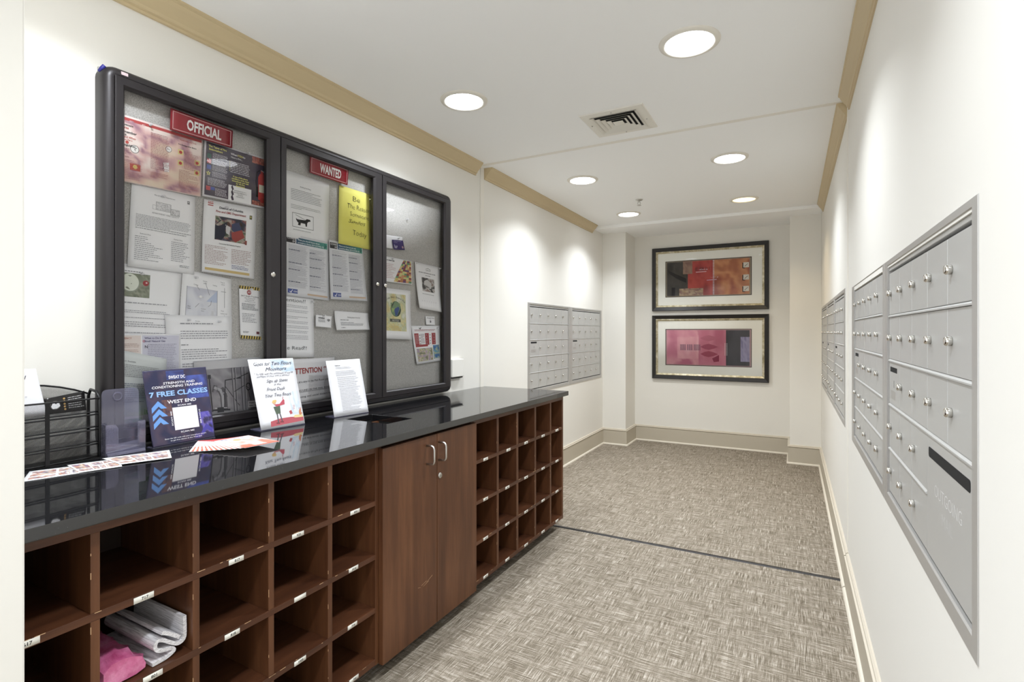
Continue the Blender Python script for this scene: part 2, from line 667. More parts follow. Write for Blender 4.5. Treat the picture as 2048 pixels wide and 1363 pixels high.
class Ink:
    """draws in unit page coordinates (u right, v down) and lays the result on a surface map"""

    def __init__(self, w, h, seed=1):
        self.w, self.h = w, h
        self.items = []
        self.op = 0
        self.rnd = random.Random(seed)

    def push(self, pts, fs, c, new=True):
        if new:
            self.op += 1
        self.items.append((pts, fs, c, self.op))

    def poly(self, pts, c, new=True):
        self.push(pts, [tuple(range(len(pts)))], lin(c), new)
        return self

    def rect(self, u0, v0, u1, v1, c):
        nu = max(1, int(math.ceil((u1 - u0) / 0.13)))
        nv = max(1, int(math.ceil((v1 - v0) / 0.13)))
        pts = [(u0 + (u1 - u0) * i / nu, v0 + (v1 - v0) * j / nv) for j in range(nv + 1) for i in range(nu + 1)]
        fs = [(j * (nu + 1) + i, j * (nu + 1) + i + 1, (j + 1) * (nu + 1) + i + 1, (j + 1) * (nu + 1) + i) for j in range(nv) for i in range(nu)]
        self.push(pts, fs, lin(c))
        return self

    def photo(self, u0, v0, u1, v1, cols, nx=16, ny=12, scale=3.0, seed=0.0, contrast=1.5, grad=(0, 0)):
        """a printed picture: smooth mottling between the given inks"""
        pts = [(u0 + (u1 - u0) * i / nx, v0 + (v1 - v0) * j / ny) for j in range(ny + 1) for i in range(nx + 1)]
        L_ = [lin(c) for c in cols]
        cv = []
        for j in range(ny + 1):
            for i in range(nx + 1):
                t = noise.noise(Vector((i / nx * scale * 2, j / ny * scale * 2, seed))) * contrast + 0.5
                t += noise.noise(Vector((i / nx * scale * 7, j / ny * scale * 7, seed + 9))) * contrast * 0.25
                t += grad[0] * (i / nx - 0.5) + grad[1] * (j / ny - 0.5)
                t = min(0.9999, max(0, t)) * (len(L_) - 1)
                k = int(t)
                fr = t - k
                cv.append(tuple(L_[k][q] * (1 - fr) + L_[k + 1][q] * fr for q in range(4)))
        W = nx + 1
        fs = [(j * W + i, j * W + i + 1, (j + 1) * W + i + 1, (j + 1) * W + i) for j in range(ny) for i in range(nx)]
        self.push(pts, fs, cv)
        return self

    def disc(self, u, v, r, c, ry=None, n=20):
        rx = r / self.w * self.h
        ry = ry if ry else r
        self.poly([(u + rx * math.cos(2 * math.pi * k / n), v + ry * math.sin(2 * math.pi * k / n)) for k in range(n)], c)
        return self

    def line(self, pts, wd, c, closed=False):
        a = self.w / self.h
        self.op += 1
        P = [(x * a, y) for x, y in pts]
        if closed:
            P = P + [P[0]]
        for (x0, y0), (x1, y1) in zip(P, P[1:]):
            dx, dy = x1 - x0, y1 - y0
            l = math.hypot(dx, dy) or 1
            nx_, ny_ = -dy / l * wd / 2, dx / l * wd / 2
            ex, ey = dx / l * wd / 3, dy / l * wd / 3
            q = [(x0 - ex + nx_, y0 - ey + ny_), (x1 + ex + nx_, y1 + ey + ny_), (x1 + ex - nx_, y1 + ey - ny_), (x0 - ex - nx_, y0 - ey - ny_)]
            self.poly([(x / a, y) for x, y in q], c, False)
        return self

    def box(self, u0, v0, u1, v1, wd, c):
        return self.line([(u0, v0), (u1, v0), (u1, v1), (u0, v1)], wd, c, True)

    def text(self, s, u, v, size, c=BK, al='l', bold=0.0, shear=0.0, space=1.0, fit=None, rot=0.0, wob=0.0, xs=1.0):
        vs, fs, x0, x1 = glyphs(s, bold, shear, space)
        if not vs:
            return self
        sy = size / 0.72                     # cap height -> size in page heights
        sx = sy * self.h / self.w * xs
        if fit:
            sx = fit / (x1 - x0)
        wid = (x1 - x0) * sx
        ox = u - x0 * sx - (wid / 2 if al == 'c' else wid if al == 'r' else 0)
        pts = []
        a = self.w / self.h
        cr, sr = math.cos(rot), math.sin(rot)
        for x, y in vs:
            uu = ox + x * sx
            vv = v - y * sy
            if wob:
                vv += wob * math.sin(uu * 37 + v * 11)
            if rot:
                dx, dy = (uu - u) * a, vv - v
                uu, vv = u + (dx * cr + dy * sr) / a, v + (-dx * sr + dy * cr)
            pts.append((uu, vv))
        self.push(pts, fs, lin(c))
        return self

    def lines(self, u0, v0, u1, v1, n, c=(120, 120, 125), ht=0.42, rag=0.15, skip=()):
        """small print: word-shaped marks in rows"""
        R = self.rnd
        pitch = (v1 - v0) / n
        self.op += 1
        for i in range(n):
            if i in skip:
                continue
            vv = v0 + pitch * i
            end = u1 - (u1 - u0) * rag * R.random()
            if R.random() < 0.12:
                end = u0 + (u1 - u0) * (0.3 + 0.5 * R.random())
            x = u0
            ch = pitch * ht * self.h / self.w
            while x < end:
                wl = ch * (1.1 + 3.6 * R.random())
                xe = min(x + wl, end)
                if xe - x > ch * 0.4:
                    self.poly([(x, vv + pitch * ht * 0.1 * R.random()), (xe, vv), (xe, vv + pitch * ht), (x, vv + pitch * ht)], c, False)
                x = xe + ch * 0.75
        return self

    def build(self, name, fmap, parent, mt=None, lift=0.0003):
        mb = MB()
        if name in ('lettering', 'handwriting'):
            lift = 0.0016
        for pts, fs, c, k in self.items:
            P = [fmap(u, v, lift + 0.00002 * min(k, 60)) for u, v in pts]
            if isinstance(c, list):
                for f_ in fs:
                    mb.add([P[q] for q in f_], [(0, 1, 2, 3)], [mute(c[q]) for q in f_])
            else:
                mb.add(P, fs, mute(c))
        return mb.build(name, mt or M['print'], parent=parent, fixn=False)


def flatmap(tl, tr, br, bl, nrm, curl=0.0, wave=0.0):
    tl, tr, br, bl, nrm = [Vector(p) for p in (tl, tr, br, bl, nrm)]

    def f(u, v, off=0.0):
        p = (tl * (1 - u) + tr * u) * (1 - v) + (bl * (1 - u) + br * u) * v
        o = curl * v * v + wave * math.sin(u * 5.0 + 0.6) * (0.3 + 0.7 * v)
        return p + nrm * (o + off)
    return f


def paper(name, fmap, col, nu=8, nv=10, th=0.0005, mt=None, parent=None):
    mb = MB()
    c = lin(col)
    fr = [fmap(i / nu, j / nv, 0) for j in range(nv + 1) for i in range(nu + 1)]
    bk = [fmap(i / nu, j / nv, -th) for j in range(nv + 1) for i in range(nu + 1)]
    W = nu + 1
    fs = []
    for j in range(nv):
        for i in range(nu):
            a = j * W + i
            fs.append((a, a + W, a + W + 1, a + 1))
            fs.append(tuple(len(fr) + q for q in (a, a + 1, a + W + 1, a + W)))
    n = len(fr)
    for i in range(nu):
        fs.append((i, i + 1, n + i + 1, n + i))
        b0 = nv * W + i
        fs.append((b0, n + b0, n + b0 + 1, b0 + 1))
    for j in range(nv):
        fs.append((j * W, n + j * W, n + (j + 1) * W, (j + 1) * W))
        b0 = j * W + nu
        fs.append((b0, b0 + W, n + b0 + W, n + b0))
    mb.add(fr + bk, fs, c, True)
    return mb.build(name, mt or M['print'], parent=parent)


SHEETS = {}
def wall_sheet(name, label, cat, q, d, col=(242, 242, 245), curl=0.004, wave=0.0015, group=None, th=0.0005, mt=None):
    """a sheet pinned on the near left wall; q = tl,tr,br,bl as (s,z)"""
    s0 = sum(p[0] for p in q) / 4
    z0 = sum(p[1] for p in q) / 4
    loc = LW(d, s0, z0)
    pts = [(0, p[0] - s0, p[1] - z0) for p in q]
    fm = flatmap(*pts, (1, 0, 0), curl, wave)
    o = paper(name, fm, col, th=th, mt=mt)
    o.location = loc
    o.rotation_euler = (0, 0, LROT)
    tag(o, label, cat, group)
    w_ = (abs(q[1][0] - q[0][0]) + abs(q[2][0] - q[3][0])) / 2
    h_ = (abs(q[0][1] - q[3][1]) + abs(q[1][1] - q[2][1])) / 2
    return o, fm, w_, h_

# ------------------------------------------------------------------ ceiling: lamps, diffuser, sprinkler
WHICH = ['large-looking round recessed ceiling lamp above the mailboxes side, nearest the right wall crown',
         'round recessed ceiling lamp above the notice board, between the left crown and the air diffuser',
         'round recessed ceiling lamp beyond the air diffuser, above the left wall mailboxes',
         'round recessed ceiling lamp beyond the air diffuser, second one along the right side',
         'round recessed ceiling lamp just past the sprinkler head, farthest along the left side',
         'dim warm yellow recessed ceiling lamp before the end wall, farthest along the right side']
for i, (x, y, warm) in enumerate(LIGHTS):
    lab = WHICH[i] if i < 6 else 'round recessed ceiling lamp overhead behind the viewpoint'
    t = thing('recessed_ceiling_lamp', lab, 'ceiling light', (x, y, CEIL), 0, 'recessed ceiling lamps')
    ring = MB().lathe([(0.094, 0.0), (0.094, -0.004), (0.098, -0.010), (0.108, -0.0095), (0.118, -0.005), (0.120, 0.0)], (0, 0, 0), seg=48, cap=False)
    ring.build('trim_ring', M['trimring'], t)
    MB().lathe([(0.0, -0.0035), (0.05, -0.004), (0.0935, -0.003)], (0, 0, 0), seg=48).build('lens', M['lens_warm'] if warm else M['lens_cool'], t)
    ld = bpy.data.lights.new('lamp_beam', 'AREA')
    ld.shape = 'DISK'
    ld.size = 0.17
    ld.spread = math.radians(126)
    ld.energy = LIGHT_W * (0.45 if warm else 1.0)
    ld.color = (1.0, 0.80, 0.52) if warm else (0.90, 0.95, 1.0)
    lo = bpy.data.objects.new('lamp_beam', ld)
    C.objects.link(lo)
    lo.parent = t
    lo.location = (0, 0, -0.012)

t = thing('air_diffuser', 'square white ceiling air diffuser with nested slanted vanes', 'air vent', (-0.855, 2.865, CEIL), 0.0)
def sqring(mb, a0, z0, a1, z1, b0=None, b1=None, col=None):
    for k in range(4):
        c0, s0 = [(1, 1), (-1, 1), (-1, -1), (1, -1)][k]
        c1, s1 = [(-1, 1), (-1, -1), (1, -1), (1, 1)][k]
        mb.face([(c0 * a0, s0 * a0, z0), (c1 * a0, s1 * a0, z0), (c1 * a1, s1 * a1, z1), (c0 * a1, s0 * a1, z1)], col)
fl = MB()
sqring(fl, 0.175, 0, 0.172, -0.006)
sqring(fl, 0.172, -0.006, 0.128, -0.009)
sqring(fl, 0.128, -0.009, 0.126, -0.001)
fl.build('flange', M['vent'], t, fixn=False)
box((-0.127, -0.127, -0.0012), (0.127, 0.127, -0.0004)).build('dark_throat', M['dark'], t)
for j, a in enumerate((0.112, 0.087, 0.062, 0.037)):
    vb = MB()
    sqring(vb, a + 0.017, -0.0125, a, -0.0025)
    sqring(vb, a + 0.017, -0.0125, a + 0.018, -0.0125)
    sqring(vb, a + 0.018, -0.0125, a + 0.001, -0.0025)
    vb.build('vane', M['vent'], t, fixn=False)
box((-0.028, -0.028, -0.0125), (0.028, 0.028, -0.0105)).build('centre_plate', M['vent'], t)
for sx_, sy_ in ((0.15, 0.02), (-0.15, -0.02), (0.0, 0.15), (0.0, -0.15)):
    MB().lathe([(0.004, -0.008), (0.004, -0.011), (0.002, -0.012), (0, -0.012)], (sx_, sy_, 0), seg=10).build('screw', M['satin'], t)

t = thing('fire_sprinkler', 'small metal fire sprinkler head hanging from the ceiling', 'sprinkler', (-1.204, 4.646, CEIL))
MB().lathe([(0.032, 0), (0.032, -0.003), (0.026, -0.008), (0.012, -0.010), (0, -0.010)], (0, 0, 0), seg=24).build('escutcheon', M['satin'], t)
sp_ = MB().lathe([(0.008, -0.008), (0.008, -0.022), (0.005, -0.024), (0, -0.024)], (0, 0, 0), seg=12)
sp_.tube([(0.008, 0, -0.02), (0.014, 0, -0.034), (0.004, 0, -0.050)], 0.0022, 6).tube([(-0.008, 0, -0.02), (-0.014, 0, -0.034), (-0.004, 0, -0.050)], 0.0022, 6)
sp_.build('sprinkler_body', M['satin'], t)
dfl = MB().lathe([(0.004, -0.049), (0.019, -0.051), (0.019, -0.053), (0, -0.053)], (0, 0, 0), seg=16)
dfl.build('deflector', M['satin'], t)

# small white wall box beside the notice board
t = thing('wall_box', 'small plain white box on the wall between notice board and joint', 'wall box', LW(0, 2.87, 1.064), LROT)
box((0, -0.066, -0.058), (0.030, 0.066, 0.058)).build('housing', M['wall'], t, bevel=0.004)
box((0, -0.066, -0.068), (0.020, 0.066, -0.058)).build('shadow_strip', M['gapshadow'], t, bevel=0.002)  # dark strip painting the shadow below the housing

# ------------------------------------------------------------------ countertop and cabinets
CS0 = 0.434          # near end of the run
t = MB()
S0, S1, D0, D1, Z0, Z1 = CS0, 3.247, 0.0, 0.655, 0.881, 0.909
hs0, hs1, hd0, hd1 = 1.722, 1.885, 0.212, 0.460
ox_ = [(D0, S0), (D1, S0), (D1, S1), (D0, S1)]
ix_ = [(hd0, hs0), (hd1, hs0), (hd1, hs1), (hd0, hs1)]
V = [(d, s, z) for z in (Z0, Z1) for (d, s) in ox_ + ix_]
F = []
for zi in (0, 8):
    for k in range(4):
        q = (zi + k, zi + (k + 1) % 4, zi + 4 + (k + 1) % 4, zi + 4 + k)
        F.append(q if zi else tuple(reversed(q)))
for k in range(4):
    F.append((k, 8 + k, 8 + (k + 1) % 4, (k + 1) % 4))
    F.append((4 + k, 4 + (k + 1) % 4, 12 + (k + 1) % 4, 12 + k))
orig = Vector((1.0, 0, 0))
t.add([(v[0], v[1] - 1.84, v[2] - 0.881) for v in V], F)
ct = t.build('countertop', M['granite'], loc=LW(0, 1.84, 0.881), rz=LROT, bevel=0.0022)
tag(ct, 'long polished black granite countertop with a square waste cut-out', 'countertop')

SHELF = [(0.656, 0.674), (0.4565, 0.4745), (0.259, 0.277)]
FR = 0.620
BD = 0.245
def numlabel(root, s, z, txt, w=0.044, h=0.0145, tilt=0.0):
    q = [(FR + 0.0006, s - w / 2, z + h / 2 - tilt), (FR + 0.0006, s + w / 2, z + h / 2 + tilt), (FR + 0.0006, s + w / 2, z - h / 2 + tilt), (FR + 0.0006, s - w / 2, z - h / 2 - tilt)]
    q = [(a, b - root['s0'], c_) for a, b, c_ in q]
    fm = flatmap(*q, (1, 0, 0))
    lb = paper('number_label', fm, (236, 234, 226), 1, 1, 0.0005, parent=root)
    if txt:
        ik = Ink(w, h)
        ik.text(txt, 0.55, 0.74, 0.5, (30, 30, 34), 'c', bold=0.02)
        ik.build('number', fm, lb)


def cubby(label, s0, s1, divs, labels, ends):
    r = thing('mail_cubby_unit', label, 'cubby shelves', LW(0, s0, 0), LROT)
    r['s0'] = s0
    def bx(d0, a, z0, d1, b, z1):
        return box((d0, a - s0, z0), (d1, b - s0, z1))
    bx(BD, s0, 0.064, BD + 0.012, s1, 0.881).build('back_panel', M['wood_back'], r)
    bx(BD + 0.012, s0, 0.064, FR, s0 + ends[0], 0.880).build('side_panel', M['wood_v'], r, bevel=0.0012)
    bx(BD + 0.012, s1 - ends[1], 0.064, FR, s1, 0.880).build('side_panel', M['wood_v'], r, bevel=0.0012)
    bx(BD + 0.012, s0 + ends[0], 0.852, FR - 0.0005, s1 - ends[1], 0.880).build('top_rail', M['wood_h'], r, bevel=0.001)
    bx(BD + 0.012, s0 + ends[0], 0.065, FR - 0.0005, s1 - ends[1], 0.087).build('bottom_shelf', M['wood_h'], r, bevel=0.001)
    for z0, z1 in SHELF:
        bx(BD + 0.012, s0 + ends[0], z0, FR - 0.0005, s1 - ends[1], z1).build('shelf', M['wood_h'], r, bevel=0.001)
    for a, b in divs:
        zs = [0.087] + [z for pr in reversed(SHELF) for z in pr] + [0.852]
        dv = MB()
        for k in range(0, len(zs), 2):
            dv.box((BD + 0.012, a - s0, zs[k]), (FR - 0.0012, b - s0, zs[k + 1]))
        dv.build('divider', M['wood_v'], r, bevel=0.001)
    tk = bx(BD, s0, 0.0, 0.545, s1, 0.064).build('toe_kick', M['toe'], r)
    for (s, z, tx) in labels:
        numlabel(r, s, z, tx)
    # rubbed pale nicks along the front edges
    rn = random.Random(int(s0 * 100))
    nk = MB()
    for z0, z1 in SHELF + [(0.065, 0.087)]:
        for _ in range(9):
            s = s0 + ends[0] + rn.random() * (s1 - s0 - 2 * ends[0] - 0.03)
            l = 0.004 + 0.02 * rn.random()
            nk.box((FR - 0.0004, s - s0, z1 - 0.0014), (FR + 0.0001, s + l - s0, z1 + 0.0002))
    for a, b in divs:
        for _ in range(6):
            z = 0.1 + rn.random() * 0.72
            nk.box((FR - 0.001, a - s0 - 0.0002, z), (FR - 0.0007, a - s0 + 0.0014, z + 0.004 + 0.012 * rn.random()))
    nk.build('worn_nicks', M['worn'], r)['kind'] = 'stuff'
    return r


ZL = [0.664, 0.4645, 0.268, 0.077]
labsL = [(0.477, ZL[0] + 0.002, '617'), (0.695, ZL[0], '717'), (0.930, ZL[0], '817'), (1.135, ZL[0] + 0.001, '920'), (1.375, ZL[0] + 0.001, '830'),
         (0.715, ZL[1], '801'), (0.918, ZL[1] - 0.001, '818'), (1.143, ZL[1] + 0.001, ''), (1.368, ZL[1] + 0.002, '1016'),
         (0.70, ZL[2], ''), (0.93, ZL[2], ''), (1.143, ZL[2] - 0.002, '1005'), (1.363, ZL[2] + 0.001, '714'), (1.37, ZL[3], '720')]
cubby('wooden cubby shelf unit under the countertop, left of the two cabinet doors', CS0, 1.493,
      [(0.5875, 0.606), (0.811, 0.829), (1.032, 1.051), (1.255, 1.274)], labsL, (0.018, 0.016))
sR = [2.255, 2.477, 2.698, 2.925, 3.135]
labsR = [(sR[k] + (0.012 if r_ == 0 and k == 1 else 0), ZL[r_], '') for r_ in range(4) for k in range(5)]
names = ['812', '914', '1010', '709', '612', '805', '903', '1003', '702', '604', '815', '908', '1008', '713', '607', '819', '911', '1012', '706', '610']
labsR = [(s, z, nm) for (s, z, _), nm in zip(labsR, names)]
cubby('wooden cubby shelf unit under the countertop, right of the two cabinet doors', 2.142, 3.238,
      [(2.367, 2.388), (2.583, 2.606), (2.811, 2.832), (3.030, 3.050)], labsR, (0.026, 0.021))

r = thing('base_cabinet', 'brown wooden two-door base cabinet with silver pulls between the cubby units', 'cabinet', LW(0, 1.493, 0), LROT)
s0 = 1.493
cs = MB()
cs.box((BD, 0, 0.064), (0.618, 0.016, 0.880))
cs.box((BD, 0.632, 0.064), (0.618, 0.648, 0.880))
cs.box((BD, 0.016, 0.064), (BD + 0.012, 0.633, 0.880))
cs.box((BD + 0.012, 0.016, 0.064), (0.618, 0.633, 0.082))
cs.box((0.59, 0.016, 0.866), (0.612, 0.633, 0.880))
cs.build('carcass', M['wood_v'], r)
box((BD, 0.0, 0), (0.545, 0.648, 0.064)).build('toe_kick', M['toe'], r)
ln = MB()
for p_, q_ in (((hd0 - 0.003, hs0 - 0.003), (hd0, hs1 + 0.003)), ((hd1, hs0 - 0.003), (hd1 + 0.003, hs1 + 0.003)), ((hd0, hs0 - 0.003), (hd1, hs0)), ((hd0, hs1), (hd1, hs1 + 0.003))):
    ln.box((p_[0], p_[1] - 1.493, 0.66), (q_[0], q_[1] - 1.493, 0.880))
ln.build('waste_chute', M['dark'], r)
for k, (a, b) in enumerate(((0.001, 0.3325), (0.3355, 0.646))):
    dr = box((0.6195, a, 0.060), (0.6405, b, 0.866)).build('door', M['wood_v'], r, bevel=0.0015)
    hs = 0.262 if k == 0 else 0.344
    z0, z1 = 0.749, 0.833
    pts = [(0.6405, hs, z1 - 0.004)]
    pts += [(0.664, hs, z1 - 0.004), (0.672, hs, z1 - 0.006), (0.678, hs, z1 - 0.012), (0.680, hs, z1 - 0.020)]
    pts += [(0.680, hs, z0 + 0.020), (0.678, hs, z0 + 0.012), (0.672, hs, z0 + 0.006), (0.664, hs, z0 + 0.004), (0.6405, hs, z0 + 0.004)]
    MB().tube(pts, 0.0045, 10).build('pull_handle', M['satin'], dr)
    if k == 1:
        lk_ = MB().lathe([(0.0125, 0.0), (0.0125, 0.003), (0.010, 0.006), (0, 0.006)], (0.6405, hs + 0.008, 0.684), 'x', 20)
        lk_.build('lock_cylinder', M['satin'], dr)
        box((0.6464, hs + 0.0072, 0.680), (0.6468, hs + 0.0088, 0.688)).build('keyhole', M['dark'], dr)
    if k == 0:
        sc = MB()
        for (ya, za, yb, zb) in ((0.205, 0.262, 0.222, 0.256), (0.228, 0.262, 0.26, 0.268), (0.262, 0.262, 0.30, 0.276), (0.24, 0.254, 0.275, 0.262)):
            sc.tube([(0.6406, ya, za), (0.6406, yb, zb)], 0.0005, 4)
        sc.build('scratches', M['worn'], dr)

# ------------------------------------------------------------------ notice board
NS0, NS1, NZ0, NZ1 = 0.855, 2.768, 0.922, 2.166
bd = thing('notice_board_case', 'large dark bronze three-door notice board case above the countertop', 'notice board', LW(0, NS0, NZ0), LROT)
def rrect(w, h, rad, seg=6):
    pts = []
    for cx_, cz_, a0 in ((w - rad, h - rad, 0), (rad, h - rad, 90), (rad, rad, 180), (w - rad, rad, 270)):
        for k in range(seg + 1):
            a = math.radians(a0 + 90 * k / seg)
            pts.append((cx_, cz_, math.cos(a), math.sin(a)))
    return pts
prof = [(0.0, 0.0), (0.0, 0.028), (0.002, 0.038), (0.007, 0.047), (0.015, 0.053), (0.025, 0.055), (0.0295, 0.0545), (0.0295, 0.040), (0.0295, 0.0)]
W_, H_ = NS1 - NS0, NZ1 - NZ0
RAD = 0.042
rr = rrect(W_, H_, RAD)
V, F = [], []
for (cx_, cz_, ca, sa_) in rr:
    for ins, d in prof:
        rad = RAD - ins
        V.append((d, cx_ + ca * rad, cz_ + sa_ * rad))
kk = len(prof)
for i in range(len(rr)):
    j = (i + 1) % len(rr)
    for q in range(kk):
        F.append((i * kk + q, j * kk + q, j * kk + (q + 1) % kk, i * kk + (q + 1) % kk))
ob = MB()
ob.add(V, F, None, True)
oo = ob.build('outer_frame', M['bronze'], bd)
es = oo.modifiers.new('edges', 'EDGE_SPLIT')
es.split_angle = math.radians(50)
box((0.0005, 0.006, 0.006), (0.007, W_ - 0.006, H_ - 0.006)).build('felt_backing', M['felt'], bd)
def BL(d, s, z):
    return (d, s - NS0, z - NZ0)
DZ0, DZ1 = 0.9535, 2.1345
DOORS = [(0.8865, 1.5025, 0.9155, 1.4400), (1.5065, 2.1235, 1.5360, 2.0620), (2.1275, 2.7365, 2.1620, 2.6830)]
GZ0, GZ1 = 0.984, 2.103
box(BL(0.030, 0.885, 0.952), BL(0.0315, 0.8862, 2.136)).build('edge_gasket', M['seam'], bd)
for a_ in (1.5025, 2.1235):
    box(BL(0.036, a_, 0.953), BL(0.045, a_ + 0.004, 2.135)).build('door_gap', M['seam'], bd)
for k, (a, b, ga, gb) in enumerate(DOORS):
    m_ = MB()
    # four mitred rails with a shallow bevelled inner lip
    O_ = [(a, DZ0), (b, DZ0), (b, DZ1), (a, DZ1)]
    I_ = [(ga, GZ0), (gb, GZ0), (gb, GZ1), (ga, GZ1)]
    def ringat(frac, d):
        return [BL(d, O_[q][0] + (I_[q][0] - O_[q][0]) * frac, O_[q][1] + (I_[q][1] - O_[q][1]) * frac) for q in range(4)]
    rings = [ringat(0, 0.034), ringat(0, 0.0565), ringat(0.06, 0.058), ringat(0.80, 0.058), ringat(1.0, 0.052), ringat(1.0, 0.034)]
    V = [p for rg in rings for p in rg]
    F = []
    for i in range(len(rings)):
        j = (i + 1) % len(rings)
        for q in range(4):
            F.append((i * 4 + q, i * 4 + (q + 1) % 4, j * 4 + (q + 1) % 4, j * 4 + q))
    m_.add(V, F)
    dr = m_.build('door', M['bronze'], bd, bevel=0.0006)
    MB().face([BL(0.046, ga - 0.004, GZ0 - 0.004), BL(0.046, gb + 0.004, GZ0 - 0.004), BL(0.046, gb + 0.004, GZ1 + 0.004), BL(0.046, ga - 0.004, GZ1 + 0.004)]).build('glass_pane', M['glass'], dr, fixn=False)
    ls, lz = [(1.462, 1.541), (2.083, 1.550), (2.142, 1.547)][k]
    c_ = BL(0.058, ls, lz)
    MB().lathe([(0.0105, 0.0), (0.0105, 0.006), (0.0085, 0.009), (0, 0.009)], c_, 'x', 18).build('lock', M['chrome'], dr)
tp = MB()
tp.tube([BL(0.020, 0.859, 2.140), BL(0.030, 0.8605, 2.148), BL(0.036, 0.866, 2.158)], 0.006, 8)
tp.build('blue_tape_scrap', mat('blue_tape', (40, 40, 130), 0.4), bd)
tp = MB().box(BL(0.0535, 0.905, 2.141), BL(0.0548, 0.925, 2.152)).build('sticker_scrap', mat('torn_sticker', (205, 185, 190), 0.6), bd)

# ---- the two red header plates
def redplate(word, q, lab):
    o, fm, w_, h_ = wall_sheet('header_plate', lab, 'sign', q, 0.034, (146, 40, 50), 0, 0, th=0.003, mt=M['print_gloss'])
    ik = Ink(w_, h_)
    ik.box(0.035, 0.09, 0.965, 0.91, 0.03, (226, 170, 172))
    ik.build('border_line', fm, o, M['print_gloss'])
    ik = Ink(w_, h_)
    ik.text(word, 0.52, 0.76, 0.52, (240, 236, 234), 'c', bold=0.03, fit=0.56)
    ik.build('lettering', fm, o, M['print_gloss'])
    return o
redplate('OFFICIAL', [(1.070, 2.098), (1.303, 2.096), (1.300, 2.026), (1.068, 2.021)], 'red plate reading OFFICIAL at the top of the left board door')
redplate('WANTED', [(1.677, 2.108), (1.909, 2.109), (1.902, 2.028), (1.675, 2.030)], 'red plate reading WANTED at the top of the middle board door')

# ---- sheets behind the glass of the left door
GRY = (150, 150, 156)
def pin(s, z, d=0.016, where='pinned sheet', grp='clear push pins on the notice board'):
    t = MB()
    t.lathe([(0.0, 0.0), (0.0045, 0.0), (0.0045, 0.0015), (0.0025, 0.003), (0.0022, 0.008), (0.004, 0.010), (0.004, 0.0115), (0, 0.012)], (0, 0, 0), 'x', 10)
    o = t.build('push_pin', M['pin'], loc=LW(d, s, z), rz=LROT)
    nl = MB().tube([(0.0, 0, 0), (-0.007, 0, 0)], 0.0005, 5).build('needle', M['satin'], o)
    return tag(o, 'clear push pin ' + where, 'push pin', grp)


# red fire poster
o, fm, w, h = wall_sheet('safety_poster', 'pale red and cream fire safety poster at the upper left of the board', 'poster', [(0.900, 2.0275), (1.196, 2.032), (1.188, 1.810), (0.900, 1.802)], 0.014, (232, 214, 210), 0.002)
ik = Ink(w, h, 3)
ik.photo(0.0, 0.06, 0.985, 0.985, [(236, 214, 190), (232, 192, 176), (214, 168, 168), (168, 118, 140), (224, 176, 172), (238, 220, 212)], 30, 24, 1.5, 4.2, 1.4, (0, -0.5))
ik.rect(0.0, 0.03, 0.985, 0.075, (196, 62, 62))
ik.disc(0.215, 0.475, 0.062, (60, 50, 50)).disc(0.215, 0.475, 0.055, (240, 238, 234)).line([(0.215, 0.475), (0.235, 0.455)], 0.008, (50, 50, 60)).line([(0.215, 0.475), (0.222, 0.50)], 0.008, (50, 50, 60))
ik.disc(0.590, 0.335, 0.048, (90, 80, 84)).disc(0.590, 0.335, 0.042, (236, 234, 232)).line([(0.575, 0.33), (0.60, 0.34)], 0.007, (70, 70, 80))
ik.poly([(0.53, 0.57), (0.595, 0.55), (0.60, 0.70), (0.545, 0.715)], (232, 230, 232)).line([(0.525, 0.575), (0.535, 0.66), (0.52, 0.68)], 0.008, (90, 80, 90))
ik.rect(0.165, 0.70, 0.275, 0.80, (206, 70, 50)).disc(0.22, 0.745, 0.032, (236, 214, 80))
for (u, v) in ((0.70, 0.285), (0.70, 0.465), (0.905, 0.395), (0.905, 0.565)):
    ik.rect(u, v, u + 0.065, v + 0.085, (222, 208, 120)).disc(u + 0.032, v + 0.045, 0.026, (200, 60, 50))
ik.build('picture', fm, o)
ik = Ink(w, h, 5)
for (tx, u, v, sz, c) in (('partment', 0.08, 0.155, 0.030, BK), ('ires', 0.10, 0.20, 0.034, (200, 70, 60)), ('emember', 0.085, 0.262, 0.036, BK), ('act', 0.085, 0.305, 0.034, BK), ('and When', 0.10, 0.335, 0.028, (200, 70, 60)), ('to Use a', 0.10, 0.372, 0.024, (200, 70, 60)), ('xtinguisher', 0.07, 0.455, 0.032, BK)):
    ik.text(tx, u, v, sz, c, bold=0.02)
ik.disc(0.135, 0.40, 0.022, (205, 70, 60))
ik.lines(0.385, 0.145, 0.60, 0.72, 24, (176, 110, 118), 0.34)
ik.lines(0.385, 0.76, 0.60, 0.86, 5, (190, 120, 118), 0.34)
ik.lines(0.02, 0.49, 0.18, 0.66, 7, (176, 120, 124), 0.34)
ik.lines(0.02, 0.66, 0.30, 0.96, 12, (190, 130, 130), 0.3)
ik.text('Responder this Trick', 0.72, 0.135, 0.022, (190, 80, 70), bold=0.01)
ik.text('Fire Extinguisher Basics', 0.70, 0.215, 0.022, BK, bold=0.01)
ik.lines(0.775, 0.30, 0.96, 0.60, 13, (180, 110, 112), 0.34)
ik.lines(0.715, 0.62, 0.96, 0.93, 14, (186, 116, 112), 0.34)
ik.build('lettering', fm, o)

